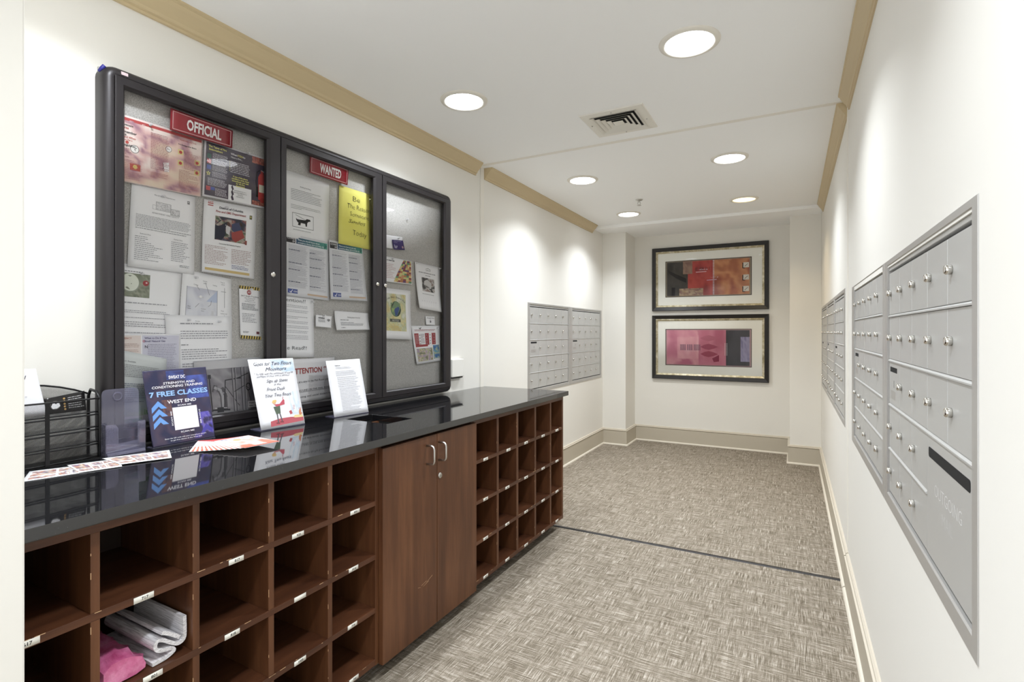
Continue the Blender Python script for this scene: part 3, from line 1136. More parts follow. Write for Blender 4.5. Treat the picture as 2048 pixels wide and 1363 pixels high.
# dark extinguisher poster
o, fm, w, h = wall_sheet('extinguisher_poster', 'dark poster with a red fire extinguisher at its right edge', 'poster', [(1.201, 2.032), (1.470, 2.035), (1.470, 1.821), (1.190, 1.814)], 0.017, (222, 220, 224), 0.002)
ik = Ink(w, h, 3)
ik.photo(0.025, 0.03, 0.985, 0.965, [(62, 50, 72), (74, 62, 80), (84, 74, 84), (66, 56, 78)], 12, 10, 1.5, 1.0)
ik.rect(0.365, 0.69, 0.725, 0.975, (242, 242, 245))
ik.photo(0.735, 0.03, 0.985, 0.16, [(184, 84, 66), (120, 60, 60), (206, 120, 90)], 14, 5, 4, 2)
ik.photo(0.735, 0.88, 0.985, 0.96, [(184, 84, 66), (120, 60, 60), (206, 120, 90)], 14, 4, 4, 3)
for (v, c) in ((0.225, (50, 96, 84)), (0.32, (196, 50, 56)), (0.425, (60, 84, 176)), (0.80, (196, 50, 56))):
    ik.rect(0.045, v, 0.105, v + 0.075, c)
ik.rect(0.105, 0.805, 0.165, 0.86, (60, 84, 176))
st = []
for q in range(10):
    a_ = math.pi * 2 * q / 10 - math.pi / 2
    rr_ = 0.045 if q % 2 == 0 else 0.02
    st.append((0.07 + rr_ * math.cos(a_) * h / w, 0.575 + rr_ * math.sin(a_)))
ik.poly(st, (230, 222, 70)).disc(0.07, 0.575, 0.013, (60, 60, 50))
# the extinguisher drawn on the poster
ik.line([(0.855, 0.28), (0.815, 0.32), (0.80, 0.50), (0.81, 0.62)], 0.018, (30, 28, 32))
ik.rect(0.802, 0.60, 0.838, 0.80, (24, 24, 28))
ik.disc(0.905, 0.395, 0.072, (206, 46, 44)).rect(0.838, 0.395, 0.972, 0.85, (206, 46, 44)).disc(0.905, 0.85, 0.05, (190, 40, 40))
ik.rect(0.850, 0.55, 0.962, 0.70, (226, 220, 196)).rect(0.88, 0.27, 0.93, 0.34, (190, 40, 44)).line([(0.89, 0.27), (0.97, 0.30)], 0.016, (180, 176, 180))
ik.build('picture', fm, o, M['print_gloss'])
ik = Ink(w, h, 8)
ik.text('The Types of Fire', 0.055, 0.105, 0.034, (228, 222, 84), bold=0.03)
ik.text('Extinguishers', 0.065, 0.158, 0.034, (228, 222, 84), bold=0.03)
for v in (0.20, 0.31, 0.42, 0.53):
    ik.lines(0.12, v, 0.345, v + 0.095, 5, (206, 202, 214), 0.45)
ik.lines(0.06, 0.655, 0.345, 0.79, 6, (206, 202, 214), 0.45)
ik.lines(0.17, 0.82, 0.35, 0.95, 6, (206, 202, 214), 0.45)
ik.text('When', 0.385, 0.135, 0.038, (226, 224, 232), bold=0.02).text('YOU', 0.49, 0.135, 0.038, (228, 222, 84), bold=0.02).text('to', 0.58, 0.135, 0.038, (226, 224, 232), bold=0.02)
ik.text('Have a fire...', 0.39, 0.19, 0.034, (226, 224, 232), bold=0.01)
ik.lines(0.385, 0.25, 0.72, 0.47, 7, (206, 202, 214), 0.4)
for q in range(6):
    ik.disc(0.375, 0.265 + q * 0.032, 0.006, (228, 222, 84))
for q, tx in enumerate(('If one of the above', 'conditions exist, leave', 'immediately and wait', 'for the fire', 'department')):
    ik.text(tx, 0.545, 0.535 + q * 0.040, 0.028, (228, 222, 84), 'c', bold=0.035)
for q, tx in enumerate(('WASHINGTON, D.C.', 'FIRE AND EMERGENCY', 'SERVICES', 'DEPARTMENT')):
    ik.text(tx, 0.545, 0.785 + q * 0.036, 0.019, (60, 60, 70), 'c')
ik.build('lettering', fm, o, M['print_gloss'])

# letter with a row of little drawn boxes
o, fm, w, h = wall_sheet('typed_letter', 'white typed letter with a small drawing of linked boxes near its top', 'letter', [(0.956, 1.812), (1.170, 1.806), (1.164, 1.515), (0.941, 1.522)], 0.011, (242, 242, 245), 0.003)
ik = Ink(w, h, 5)
ik.box(0.37, 0.175, 0.60, 0.27, 0.004, (120, 120, 124)).box(0.60, 0.225, 0.74, 0.30, 0.004, (130, 130, 134)).box(0.32, 0.22, 0.37, 0.27, 0.003, (160, 160, 164))
ik.photo(0.375, 0.18, 0.595, 0.265, [(222, 222, 226), (176, 176, 182), (232, 232, 236)], 18, 8, 5, 2, 2.4)
ik.photo(0.605, 0.23, 0.735, 0.295, [(222, 222, 226), (150, 150, 156), (232, 232, 236)], 12, 6, 5, 3, 2.4)
ik.rect(0.865, 0.075, 0.905, 0.115, (120, 120, 124)).rect(0.873, 0.083, 0.897, 0.098, (200, 200, 204))
ik.build('picture', fm, o)
ik = Ink(w, h, 6)
ik.text('Fire & Safety Department', 0.50, 0.105, 0.017, (120, 120, 126), 'c')
ik.text('APARTMENT FIRE SAFETY', 0.52, 0.325, 0.017, (110, 110, 118), 'c', space=1.2)
ik.lines(0.08, 0.365, 0.93, 0.50, 8, (168, 168, 174), 0.40, 0.05)
ik.lines(0.08, 0.50, 0.93, 0.55, 2, (150, 150, 156), 0.32, 0.1)
ik.text('Bedroom Fires', 0.15, 0.60, 0.014, (120, 120, 126), bold=0.01)
ik.text('Kitchen Fires', 0.66, 0.60, 0.014, (120, 120, 126), bold=0.01)
ik.lines(0.08, 0.625, 0.52, 0.92, 13, (160, 160, 168), 0.34, 0.6)
ik.lines(0.62, 0.625, 0.93, 0.88, 11, (160, 160, 168), 0.34, 0.4)
ik.lines(0.76, 0.905, 0.92, 0.94, 2, (110, 110, 118), 0.4, 0.1)
ik.build('lettering', fm, o)

# fire department sheet
o, fm, w, h = wall_sheet('fire_department_notice', 'white District of Columbia notice with a photo of crouching people', 'notice', [(1.201, 1.806), (1.423, 1.815), (1.403, 1.519), (1.186, 1.528)], 0.013, (242, 242, 245), 0.010)
ik = Ink(w, h, 5)
ik.rect(0.07, 0.035, 0.165, 0.048, (190, 60, 52)).rect(0.07, 0.062, 0.165, 0.075, (190, 60, 52)).disc(0.085, 0.02, 0.007, (190, 60, 52)).disc(0.117, 0.02, 0.007, (190, 60, 52)).disc(0.15, 0.02, 0.007, (190, 60, 52))
ik.photo(0.21, 0.20, 0.80, 0.53, [(60, 60, 74), (96, 96, 116), (150, 70, 60), (180, 170, 160), (140, 150, 120), (72, 84, 66)], 26, 18, 2.0, 3.3, 1.6, (0, 0.5))
ik.poly([(0.21, 0.53), (0.21, 0.33), (0.30, 0.25), (0.44, 0.26), (0.47, 0.33), (0.40, 0.37), (0.41, 0.45), (0.33, 0.53)], (46, 48, 66))
ik.disc(0.45, 0.29, 0.03, (96, 62, 50))
ik.poly([(0.52, 0.28), (0.66, 0.24), (0.72, 0.34), (0.62, 0.42), (0.52, 0.36)], (66, 74, 110)).disc(0.69, 0.27, 0.025, (70, 50, 44))
ik.poly([(0.52, 0.40), (0.72, 0.34), (0.78, 0.44), (0.60, 0.53), (0.53, 0.48)], (168, 60, 52)).poly([(0.40, 0.30), (0.50, 0.33), (0.48, 0.44), (0.42, 0.42)], (206, 204, 206))
ik.rect(0.86, 0.115, 0.91, 0.17, (96, 96, 50)).rect(0.872, 0.125, 0.898, 0.15, (196, 184, 90)).rect(0.79, 0.48, 0.83, 0.54, (150, 70, 60))
ik.rect(0.05, 0.93, 0.90, 0.965, (214, 184, 104))
ik.build('picture', fm, o)
ik = Ink(w, h, 9)
ik.text('District of Columbia', 0.50, 0.095, 0.030, (40, 44, 60), 'c', bold=0.02)
ik.text('Fire and EMS Department', 0.50, 0.150, 0.030, (170, 60, 60), 'c', bold=0.02)
ik.text('Community Risk Reduction Programs', 0.50, 0.585, 0.015, (40, 40, 50), 'c', bold=0.02)
ik.lines(0.04, 0.62, 0.47, 0.89, 13, (186, 160, 160), 0.40, 0.25)
ik.lines(0.53, 0.63, 0.93, 0.84, 9, (186, 160, 160), 0.40, 0.25)
ik.lines(0.54, 0.85, 0.90, 0.91, 3, (110, 120, 170), 0.40, 0.15)
ik.build('lettering', fm, o)

# smoke alarm sheet
o, fm, w, h = wall_sheet('smoke_alarm_notice', 'white notice with a photo of a round smoke alarm at its left', 'notice', [(0.900, 1.532), (1.124, 1.525), (1.100, 1.225), (0.900, 1.234)], 0.0085, (242, 242, 245), 0.002)
ik = Ink(w, h, 5)
ik.photo(0.0, 0.10, 0.52, 0.37, [(132, 140, 118), (160, 164, 140), (108, 116, 98), (150, 150, 130)], 20, 12, 2.2, 3.3, 1.6)
ik.disc(0.24, 0.215, 0.092, (150, 156, 138), 0.105, 36).disc(0.235, 0.205, 0.088, (222, 228, 212), 0.100, 36).disc(0.255, 0.22, 0.005, (120, 130, 120))
ik.disc(0.46, 0.20, 0.032, (170, 44, 48)).disc(0.47, 0.195, 0.010, (220, 190, 190))
ik.build('picture', fm, o)
ik = Ink(w, h, 19)
ik.lines(0.02, 0.075, 0.45, 0.10, 1, GRY, 0.4)
for v0, v1, n in ((0.43, 0.46, 1), (0.52, 0.56, 2), (0.60, 0.62, 1), (0.65, 0.72, 3), (0.77, 0.82, 2), (0.87, 0.93, 2)):
    ik.lines(0.03, v0, 0.86, v1, n, (160, 160, 168), 0.36, 0.1)
ik.build('lettering', fm, o)

o, fm, w, h = wall_sheet('diagram_notice', 'white sheet with a labelled line diagram of a room corner', 'notice', [(1.124, 1.532), (1.312, 1.511), (1.314, 1.255), (1.105, 1.262)], 0.0105, (242, 242, 245), 0.002)
ik = Ink(w, h, 5)
ik.photo(0.10, 0.22, 0.70, 0.80, [(196, 198, 214), (214, 216, 228), (222, 224, 232), (204, 206, 220)], 12, 12, 1.2, 3.3, 1.2, (0.6, 0.8))
ik.poly([(0.48, 0.40), (0.70, 0.22), (0.70, 0.40)], (184, 198, 226))
ik.line([(0.10, 0.22), (0.10, 0.80), (0.70, 0.80), (0.70, 0.22)], 0.005, (120, 120, 128))
ik.disc(0.37, 0.34, 0.022, (236, 236, 238), 0.018).rect(0.31, 0.34, 0.43, 0.36, (206, 206, 212)).rect(0.585, 0.53, 0.63, 0.66, (212, 212, 218))
g_ = (110, 110, 118)
for pp in ([(0.27, 0.50), (0.34, 0.44)], [(0.52, 0.47), (0.57, 0.44), (0.58, 0.38)], [(0.54, 0.68), (0.59, 0.66)], [(0.61, 0.76), (0.62, 0.85)], [(0.85, 0.16), (0.85, 0.46)], [(0.85, 0.58), (0.85, 0.68)], [(0.76, 0.68), (0.90, 0.68)], [(0.78, 0.22), (0.88, 0.22)], [(0.45, 0.13), (0.54, 0.30)], [(0.28, 0.19), (0.34, 0.25)]):
    ik.line(pp, 0.005, g_)
ik.build('picture', fm, o)
ik = Ink(w, h, 5)
for tx, u, v in (('Ceiling', 0.22, 0.19), ('Smoke', 0.40, 0.12), ('alarm', 0.41, 0.15), ('Ceiling', 0.60, 0.155), ('Top of', 0.76, 0.09), ('alarm', 0.78, 0.12), ('Best', 0.13, 0.50), ('here', 0.13, 0.53), ('Corner', 0.38, 0.52), ('here', 0.38, 0.55), ('Acceptable', 0.28, 0.70), ('here', 0.28, 0.73), ('Sidewall', 0.54, 0.88), ('Four', 0.78, 0.52), ('inches min', 0.77, 0.56)):
    ik.text(tx, u, v, 0.017, g_)
ik.build('lettering', fm, o)

o, fm, w, h = wall_sheet('typed_letter', 'white typed letter overlapping the foot of the diagram sheet, above the pipe photo', 'letter', [(1.060, 1.362), (1.312, 1.363), (1.312, 1.100), (1.075, 1.100)], 0.0140, (242, 242, 245), 0.002)
ik = Ink(w, h, 25)
ik.lines(0.20, 0.11, 0.70, 0.15, 1, (150, 150, 158), 0.36, 0.05)
ik.lines(0.20, 0.22, 0.93, 0.35, 4, (160, 160, 168), 0.36, 0.04)
ik.lines(0.20, 0.41, 0.34, 0.45, 1, (150, 150, 158), 0.36, 0.04)
ik.lines(0.20, 0.48, 0.93, 0.64, 5, (160, 160, 168), 0.36, 0.04)
ik.lines(0.20, 0.68, 0.93, 0.78, 3, (160, 160, 168), 0.36, 0.3)
ik.build('lettering', fm, o)

o, fm, w, h = wall_sheet('tracking_notice', 'narrow white notice with black and yellow striped ends near the left door lock', 'notice', [(1.343, 1.489), (1.435, 1.486), (1.442, 1.268), (1.348, 1.275)], 0.012, (242, 242, 245), 0.002)
ik = Ink(w, h, 5)
for v0 in (0.0, 0.94):
    ik.rect(0.0, v0, 1.0, v0 + 0.06, (214, 184, 60))
    for q in range(8):
        x = q / 8
        ik.poly([(x + 0.03, v0), (x + 0.085, v0), (x + 0.055, v0 + 0.06), (x, v0 + 0.06)], (40, 38, 36))
ik.disc(0.47, 0.115, 0.045, (176, 50, 60)).rect(0.78, 0.85, 0.92, 0.90, (120, 60, 70))
ik.build('picture', fm, o)
ik = Ink(w, h, 5)
ik.text('SO', 0.47, 0.13, 0.035, (240, 236, 236), 'c', bold=0.02)
ik.text('24/7 Single Tracking', 0.5, 0.20, 0.026, (50, 50, 56), 'c', fit=0.86)
for q, tx in enumerate(('Metro Entrance Full', '2nd Station Full', 'One Elevator in use')):
    ik.text(tx, 0.5, 0.235 + q * 0.032, 0.020, (70, 70, 80), 'c')
ik.lines(0.10, 0.33, 0.92, 0.46, 6, (110, 110, 120), 0.42, 0.3)
ik.lines(0.10, 0.52, 0.85, 0.70, 6, (170, 170, 176), 0.42, 0.3)
ik.lines(0.12, 0.86, 0.4, 0.90, 2, (150, 150, 156), 0.42, 0.3)
ik.build('lettering', fm, o)

o, fm, w, h = wall_sheet('newsletter_page', 'two-tone newsletter page, pale orange and pale violet columns, left of the blue flyer top', 'newsletter', [(0.900, 1.295), (1.113, 1.294), (1.112, 0.99), (0.900, 0.99)], 0.0175, (242, 242, 245), 0.003)
ik = Ink(w, h, 5)
ik.rect(0.0, 0.02, 0.38, 0.41, (232, 218, 212)).rect(0.40, 0.02, 0.97, 0.985, (208, 208, 226)).rect(0.0, 0.42, 0.38, 0.985, (214, 218, 230))
ik.disc(0.425, 0.085, 0.016, (200, 150, 170))
ik.photo(0.0, 0.94, 0.38, 0.985, [(170, 190, 206), (150, 190, 160), (200, 206, 214)], 10, 3, 3, 1)
ik.build('picture', fm, o)
ik = Ink(w, h, 5)
ik.text('What to Do if You', 0.43, 0.06, 0.022, (110, 104, 150), bold=0.01).text('Smell Natural Gas', 0.43, 0.095, 0.022, (110, 104, 150), bold=0.01)
ik.text('EMERGENCY', 0.02, 0.06, 0.020, (206, 140, 120), bold=0.01)
ik.text('N', 0.435, 0.165, 0.034, (60, 60, 80))
ik.lines(0.03, 0.11, 0.36, 0.40, 17, (200, 170, 160), 0.36)
ik.lines(0.48, 0.12, 0.93, 0.95, 42, (170, 168, 192), 0.36)
ik.lines(0.03, 0.44, 0.36, 0.55, 7, (172, 174, 190), 0.36)
ik.text('Carbon Monoxide', 0.03, 0.60, 0.018, (120, 122, 140))
ik.lines(0.03, 0.62, 0.36, 0.92, 17, (172, 174, 190), 0.36)
ik.build('lettering', fm, o)

o, fm, w, h = wall_sheet('long_printed_sheet', 'long pale sheet with printed green grass at its foot', 'notice', [(0.900, 1.245), (1.062, 1.205), (1.058, 1.012), (0.900, 1.019)], 0.0225, (218, 222, 222), 0.002)
ik = Ink(w, h, 5)
ik.photo(0.0, 0.55, 1.0, 1.0, [(206, 214, 214), (196, 208, 216), (178, 198, 208), (190, 206, 196)], 12, 10, 1.2, 2, 1.0, (0, 0.8))
R_ = random.Random(4)
for q in range(24):
    u_ = 0.55 + 0.4 * R_.random()
    ik.line([(u_, 0.985), (u_ + 0.02 * (R_.random() - 0.5), 0.93 - 0.03 * R_.random())], 0.007, (96, 160, 90))
ik.build('picture', fm, o)
ik = Ink(w, h, 5)
ik.text('Detector Available', 0.06, 0.16, 0.024, (110, 110, 120)).text('is Easy', 0.06, 0.45, 0.024, (130, 120, 120))
ik.lines(0.06, 0.20, 0.92, 0.40, 8, GRY, 0.36)
ik.lines(0.06, 0.49, 0.92, 0.80, 10, (140, 146, 170), 0.36)
ik.build('lettering', fm, o)

o, fm, w, h = wall_sheet('pipe_photo_sheet', 'grey photo print of pipes and valves at the foot of the left door', 'photo print', [(1.157, 1.191), (1.437, 1.196), (1.442, 0.972), (1.177, 0.980)], 0.020, (186, 186, 190), 0.001)
ik = Ink(w, h, 5)
ik.rect(0.0, 0.02, 0.99, 0.16, (196, 196, 200)).rect(0.01, 0.16, 0.99, 0.97, (150, 148, 154))
ik.photo(0.01, 0.16, 0.99, 0.96, [(158, 156, 162), (140, 138, 144), (166, 164, 170), (130, 128, 136)], 18, 14, 1.3, 4, 1.4, (-0.3, 0.1))
ik.rect(0.79, 0.2, 0.90, 0.95, (112, 110, 122))
d_, l_, k_ = (66, 66, 72), (206, 206, 210), (96, 94, 100)
ik.line([(0.0, 0.52), (0.26, 0.52), (0.35, 0.56), (0.38, 0.66), (0.38, 0.86)], 0.13, k_)
ik.line([(0.0, 0.50), (0.26, 0.50), (0.34, 0.55), (0.365, 0.66), (0.365, 0.86)], 0.045, (170, 170, 176))
ik.line([(0.19, 0.30), (0.20, 0.92)], 0.022, d_).rect(0.17, 0.26, 0.215, 0.33, d_)
ik.line([(0.38, 0.92), (0.42, 0.38), (0.60, 0.36), (0.66, 0.36)], 0.02, d_)
for u_ in (0.53, 0.575, 0.67, 0.72):
    ik.line([(u_, 0.17), (u_ + 0.01, 0.95)], 0.026, (92, 90, 98))
    ik.line([(u_ + 0.008, 0.17), (u_ + 0.018, 0.95)], 0.008, l_)
ik.line([(0.42, 0.50), (0.62, 0.86)], 0.012, d_).line([(0.60, 0.36), (0.78, 0.28)], 0.014, d_).line([(0.55, 0.60), (0.72, 0.50), (0.78, 0.56)], 0.012, d_)
ring_ = [(0.775 + 0.035 * math.cos(q * 0.628), 0.53 + 0.065 * math.sin(q * 0.628)) for q in range(10)]
ik.line(ring_, 0.014, (36, 36, 40), True)
ik.line([(0.775, 0.60), (0.81, 0.80)], 0.01, (36, 36, 40)).line([(0.20, 0.90), (0.46, 0.92)], 0.03, d_).rect(0.27, 0.86, 0.37, 0.95, d_).line([(0.24, 0.87), (0.42, 0.88)], 0.012, l_)
ik.rect(0.76, 0.80, 0.985, 0.92, (214, 214, 218))
ik.build('picture', fm, o)
ik = Ink(w, h, 5)
ik.text('Water shut off', 0.775, 0.85, 0.030, (40, 40, 44), bold=0.02, fit=0.2).text('Valve 1 left side', 0.775, 0.90, 0.030, (40, 40, 44), bold=0.02, fit=0.2)
ik.build('lettering', fm, o)

# ---- middle door
o, fm, w, h = wall_sheet('dog_notice', 'white notice with a framed black dog on a leash, left of the yellow sheet', 'notice', [(1.520, 2.015), (1.808, 2.015), (1.802, 1.720), (1.520, 1.720)], 0.011, (240, 240, 242), 0.003)
ik = Ink(w, h, 5)
ik.box(0.27, 0.61, 0.68, 0.82, 0.006, (40, 40, 44))
ik.poly([(0.36, 0.70), (0.52, 0.69), (0.545, 0.665), (0.61, 0.665), (0.625, 0.69), (0.575, 0.705), (0.555, 0.73), (0.55, 0.785), (0.525, 0.785), (0.515, 0.745), (0.43, 0.745), (0.42, 0.785), (0.37, 0.785), (0.385, 0.75), (0.365, 0.74), (0.34, 0.71), (0.335, 0.68)], (30, 30, 34))
ik.line([(0.33, 0.635), (0.54, 0.69)], 0.005, (40, 40, 44))
ik.build('picture', fm, o)
ik = Ink(w, h, 5)
ik.text('Building Pet Policy', 0.52, 0.20, 0.020, (110, 110, 116), 'c')
ik.lines(0.24, 0.25, 0.86, 0.43, 7, (96, 96, 102), 0.22, 0.12)
ik.lines(0.24, 0.49, 0.86, 0.56, 3, (96, 96, 102), 0.22, 0.12)
ik.lines(0.28, 0.86, 0.66, 0.89, 1, (150, 150, 156), 0.26, 0.1)
ik.build('lettering', fm, o)

o, fm, w, h = wall_sheet('handwritten_sheet', 'bright yellow sheet handwritten Be The Reason Someone Smiles Today', 'note', [(1.865, 2.022), (2.087, 2.024), (2.084, 1.732), (1.852, 1.732)], 0.016, (236, 230, 122), 0.008, 0.004)
ik = Ink(w, h, 5)
pen = (72, 68, 34)
for tx, u, v, sz, sh, ft in (('Be', 0.52, 0.21, 0.095, 0.0, 0.22), ('The Reason', 0.60, 0.345, 0.085, 0.05, 0.72), ('Someone', 0.62, 0.475, 0.080, 0.05, 0.60), ('Smiles', 0.54, 0.60, 0.070, 0.35, 0.54), ('Today', 0.62, 0.80, 0.095, 0.05, 0.44)):
    ik.text(tx, u, v, sz, pen, 'c', bold=-0.016, shear=sh, fit=ft, wob=0.005)
ik.line([(0.28, 0.60), (0.50, 0.57), (0.80, 0.55)], 0.004, pen)
ik.build('handwriting', fm, o)

def covid(lab, q, d, t1, t2, seed):
    o, fm, w, h = wall_sheet('health_notice', lab, 'notice', q, d, (226, 227, 232), 0.008 if seed == 2 else 0.003)
    ik = Ink(w, h, seed)
    ik.rect(0.02, 0.035, 0.215, 0.135, (52, 50, 54))
    nb = 16
    for b_ in range(nb):
        t_ = b_ / (nb - 1)
        c = tuple(int((44, 86, 122)[q_] * (1 - t_) + (58, 158, 140)[q_] * t_) for q_ in range(3))
        u0 = 0.235 + 0.735 * b_ / nb
        ik.rect(u0, 0.035, u0 + 0.735 / nb + 0.0005, 0.135, c)
    ik.poly([(0.90, 0.035), (0.97, 0.085), (0.90, 0.135)], (38, 120, 112))
    ik.rect(0.06, 0.885, 0.27, 0.955, (72, 92, 166)).rect(0.49, 0.93, 0.96, 0.958, (210, 178, 146))
    ik.line([(0.12, 0.945), (0.16, 0.90)], 0.012, (226, 228, 240)).line([(0.10, 0.93), (0.14, 0.94)], 0.01, (226, 228, 240))
    ik.build('picture', fm, o)
    ik = Ink(w, h, seed)
    ik.text('COVID', 0.035, 0.078, 0.030, (232, 232, 236), bold=0.02, fit=0.165).text('19', 0.15, 0.125, 0.034, (232, 232, 236), bold=0.02)
    ik.text(t1, 0.26, 0.080, 0.026, (226, 236, 240), bold=0.02, fit=0.52).text(t2, 0.26, 0.122, 0.026, (226, 236, 240), bold=0.02, fit=0.62)
    ik.text('CDC', 0.18, 0.935, 0.026, (232, 234, 244), bold=0.02)
    ik.lines(0.07, 0.165, 0.50, 0.86, 46, (186, 186, 194), 0.42)
    ik.lines(0.54, 0.185, 0.93, 0.88, 46, (186, 186, 194), 0.42)
    for v in (0.24, 0.45, 0.56, 0.76):
        ik.lines(0.07, v, 0.36, v + 0.015, 1, (90, 96, 120), 0.8, 0.2)
    for v in (0.24, 0.33, 0.48, 0.62, 0.80):
        ik.lines(0.54, v, 0.84, v + 0.015, 1, (90, 96, 120), 0.8, 0.2)
    ik.build('lettering', fm, o)
covid('COVID 19 information page with a teal banner, directly below the dog notice', [(1.560, 1.736), (1.799, 1.732), (1.802, 1.451), (1.553, 1.463)], 0.014, 'What you should know about', 'coronavirus disease 2019 (COVID-19)', 1)
covid('COVID 19 information page with a teal banner, below the yellow sheet', [(1.799, 1.743), (2.019, 1.742), (2.047, 1.461), (1.802, 1.458)], 0.019, 'What to do if you are sick with', 'coronavirus disease 2019 (COVID-19)', 2)

o, fm, w, h = wall_sheet('handwritten_sheet', 'narrow white sheet handwritten Attention and Please Read under the first COVID page', 'note', [(1.500, 1.468), (1.714, 1.455), (1.716, 1.183), (1.500, 1.192)], 0.0118, (242, 242, 245), 0.004)
ik = Ink(w, h, 5)
ik.text('Attention!!', 0.08, 0.098, 0.062, (70, 70, 78), bold=-0.008, fit=0.70, wob=0.003)
ik.text('Please Read!!', 0.00, 0.875, 0.062, (60, 60, 68), bold=-0.008, fit=0.80, wob=0.003)
ik.build('handwriting', fm, o)
ik = Ink(w, h, 5)
ik.lines(0.20, 0.15, 0.86, 0.72, 22, (176, 176, 184), 0.34, 0.05, (2, 5, 6, 9, 12, 15, 18))
ik.build('lettering', fm, o)

o, fm, w, h = wall_sheet('wifi_card', 'tiny white card with a wireless symbol hanging at an angle', 'card', [(1.722, 1.381), (1.818, 1.376), (1.809, 1.320), (1.716, 1.326)], 0.018, (242, 242, 245), 0.006)
ik = Ink(w, h, 5)
ik.text('wireless', 0.14, 0.28, 0.15, (50, 50, 56), bold=0.02).lines(0.15, 0.36, 0.6, 0.62, 3, (120, 120, 126), 0.4)
for rr_ in (0.05, 0.11, 0.17):
    ik.line([(0.80 + rr_ * math.sin(a_) * 0.7, 0.50 - rr_ * math.cos(a_) * 1.3) for a_ in [x * 0.3 - 0.9 for x in range(7)]], 0.035, (50, 50, 56))
ik.build('lettering', fm, o)

o, fm, w, h = wall_sheet('parking_note', 'small landscape white typed note headed Parking Space Needed', 'note', [(1.833, 1.404), (2.062, 1.399), (2.062, 1.312), (1.836, 1.309)], 0.018, (242, 242, 245), 0.012)
ik = Ink(w, h, 5)
ik.text('Parking Space Needed', 0.54, 0.34, 0.075, (90, 90, 98), 'c').lines(0.14, 0.44, 0.40, 0.54, 1, GRY, 0.4).lines(0.14, 0.58, 0.86, 0.78, 3, (140, 140, 148), 0.4, 0.1).lines(0.14, 0.84, 0.3, 0.94, 1, GRY, 0.4)
ik.build('lettering', fm, o)

o, fm, w, h = wall_sheet('attention_notice', 'white notice headed ATTENTION in red capitals at the foot of the middle door', 'notice', [(1.500, 1.178), (1.842, 1.177), (1.849, 0.979), (1.500, 0.968)], 0.009, (236, 235, 238), 0.001)
ik = Ink(w, h, 5)
ik.text('*** ATTENTION ***', 0.52, 0.325, 0.125, (176, 52, 52), 'c', bold=0.02, fit=0.78)
ik.text('Only one person at a time in the Mail Room please', 0.10, 0.53, 0.05, (90, 90, 98), fit=0.82)
ik.text('TO AVOID LONG LINES IN THE MAIL ROOM', 0.10, 0.72, 0.042, (90, 90, 98), fit=0.82)
ik.line([(0.10, 0.735), (0.92, 0.735)], 0.006, (90, 90, 98))
ik.text('for cleaning and social distancing', 0.26, 0.86, 0.044, (90, 90, 98), fit=0.66).text('purposes', 0.26, 0.92, 0.044, (90, 90, 98))
ik.build('lettering', fm, o)

# ---- right door
o, fm, w, h = wall_sheet('note_card', 'small blank white card at the upper left of the right door', 'card', [(2.140, 1.830), (2.338, 1.841), (2.334, 1.767), (2.140, 1.757)], 0.012, (242, 242, 245), 0.006)
o, fm, w, h = wall_sheet('business_card', 'little dark purple card overlapping the blank white card', 'card', [(2.242, 1.812), (2.334, 1.821), (2.346, 1.768), (2.252, 1.758)], 0.020, (66, 54, 110), 0.004)
ik = Ink(w, h, 5)
ik.disc(0.85, 0.72, 0.13, (190, 150, 160)).line([(0.12, 0.5), (0.12, 0.8), (0.3, 0.8)], 0.06, (220, 220, 236))
ik.lines(0.1, 0.1, 0.9, 0.35, 2, (150, 140, 180), 0.4).lines(0.15, 0.6, 0.45, 0.8, 1, (210, 206, 230), 0.5)
ik.build('picture', fm, o)

o, fm, w, h = wall_sheet('colourful_flyer', 'small flyer with a slanted multicoloured picture, above the globe poster', 'flyer', [(2.140, 1.717), (2.417, 1.714), (2.413, 1.576), (2.140, 1.575)], 0.013, (242, 242, 245), 0.008)
ik = Ink(w, h, 5)
pq = [(0.72, 0.03), (0.98, 0.03), (0.98, 0.96), (0.40, 0.96)]
cols = [(196, 120, 60), (200, 210, 120), (110, 70, 120), (90, 150, 110), (214, 150, 90), (150, 60, 70), (230, 200, 120)]
for r_ in range(12):
    for c_ in range(6):
        v0, v1 = 0.03 + 0.93 * r_ / 12, 0.03 + 0.93 * (r_ + 1) / 12
        def ed(v):
            return 0.76 - 0.36 * v
        def uu(c__, v):
            return ed(v) + (0.98 - ed(v)) * c__ / 6
        ik.poly([(uu(c_, v0), v0), (uu(c_ + 1, v0), v0), (uu(c_ + 1, v1), v1), (uu(c_, v1), v1)], cols[(r_ * 5 + c_ * 3 + (r_ * c_) % 4) % 7])
ik.disc(0.52, 0.88, 0.09, (214, 180, 80))
ik.build('picture', fm, o)
ik = Ink(w, h, 5)
ik.lines(0.06, 0.12, 0.50, 0.20, 1, (110, 110, 120), 0.5).lines(0.02, 0.28, 0.50, 0.88, 9, (206, 160, 170), 0.3, 0.3)
ik.build('lettering', fm, o)

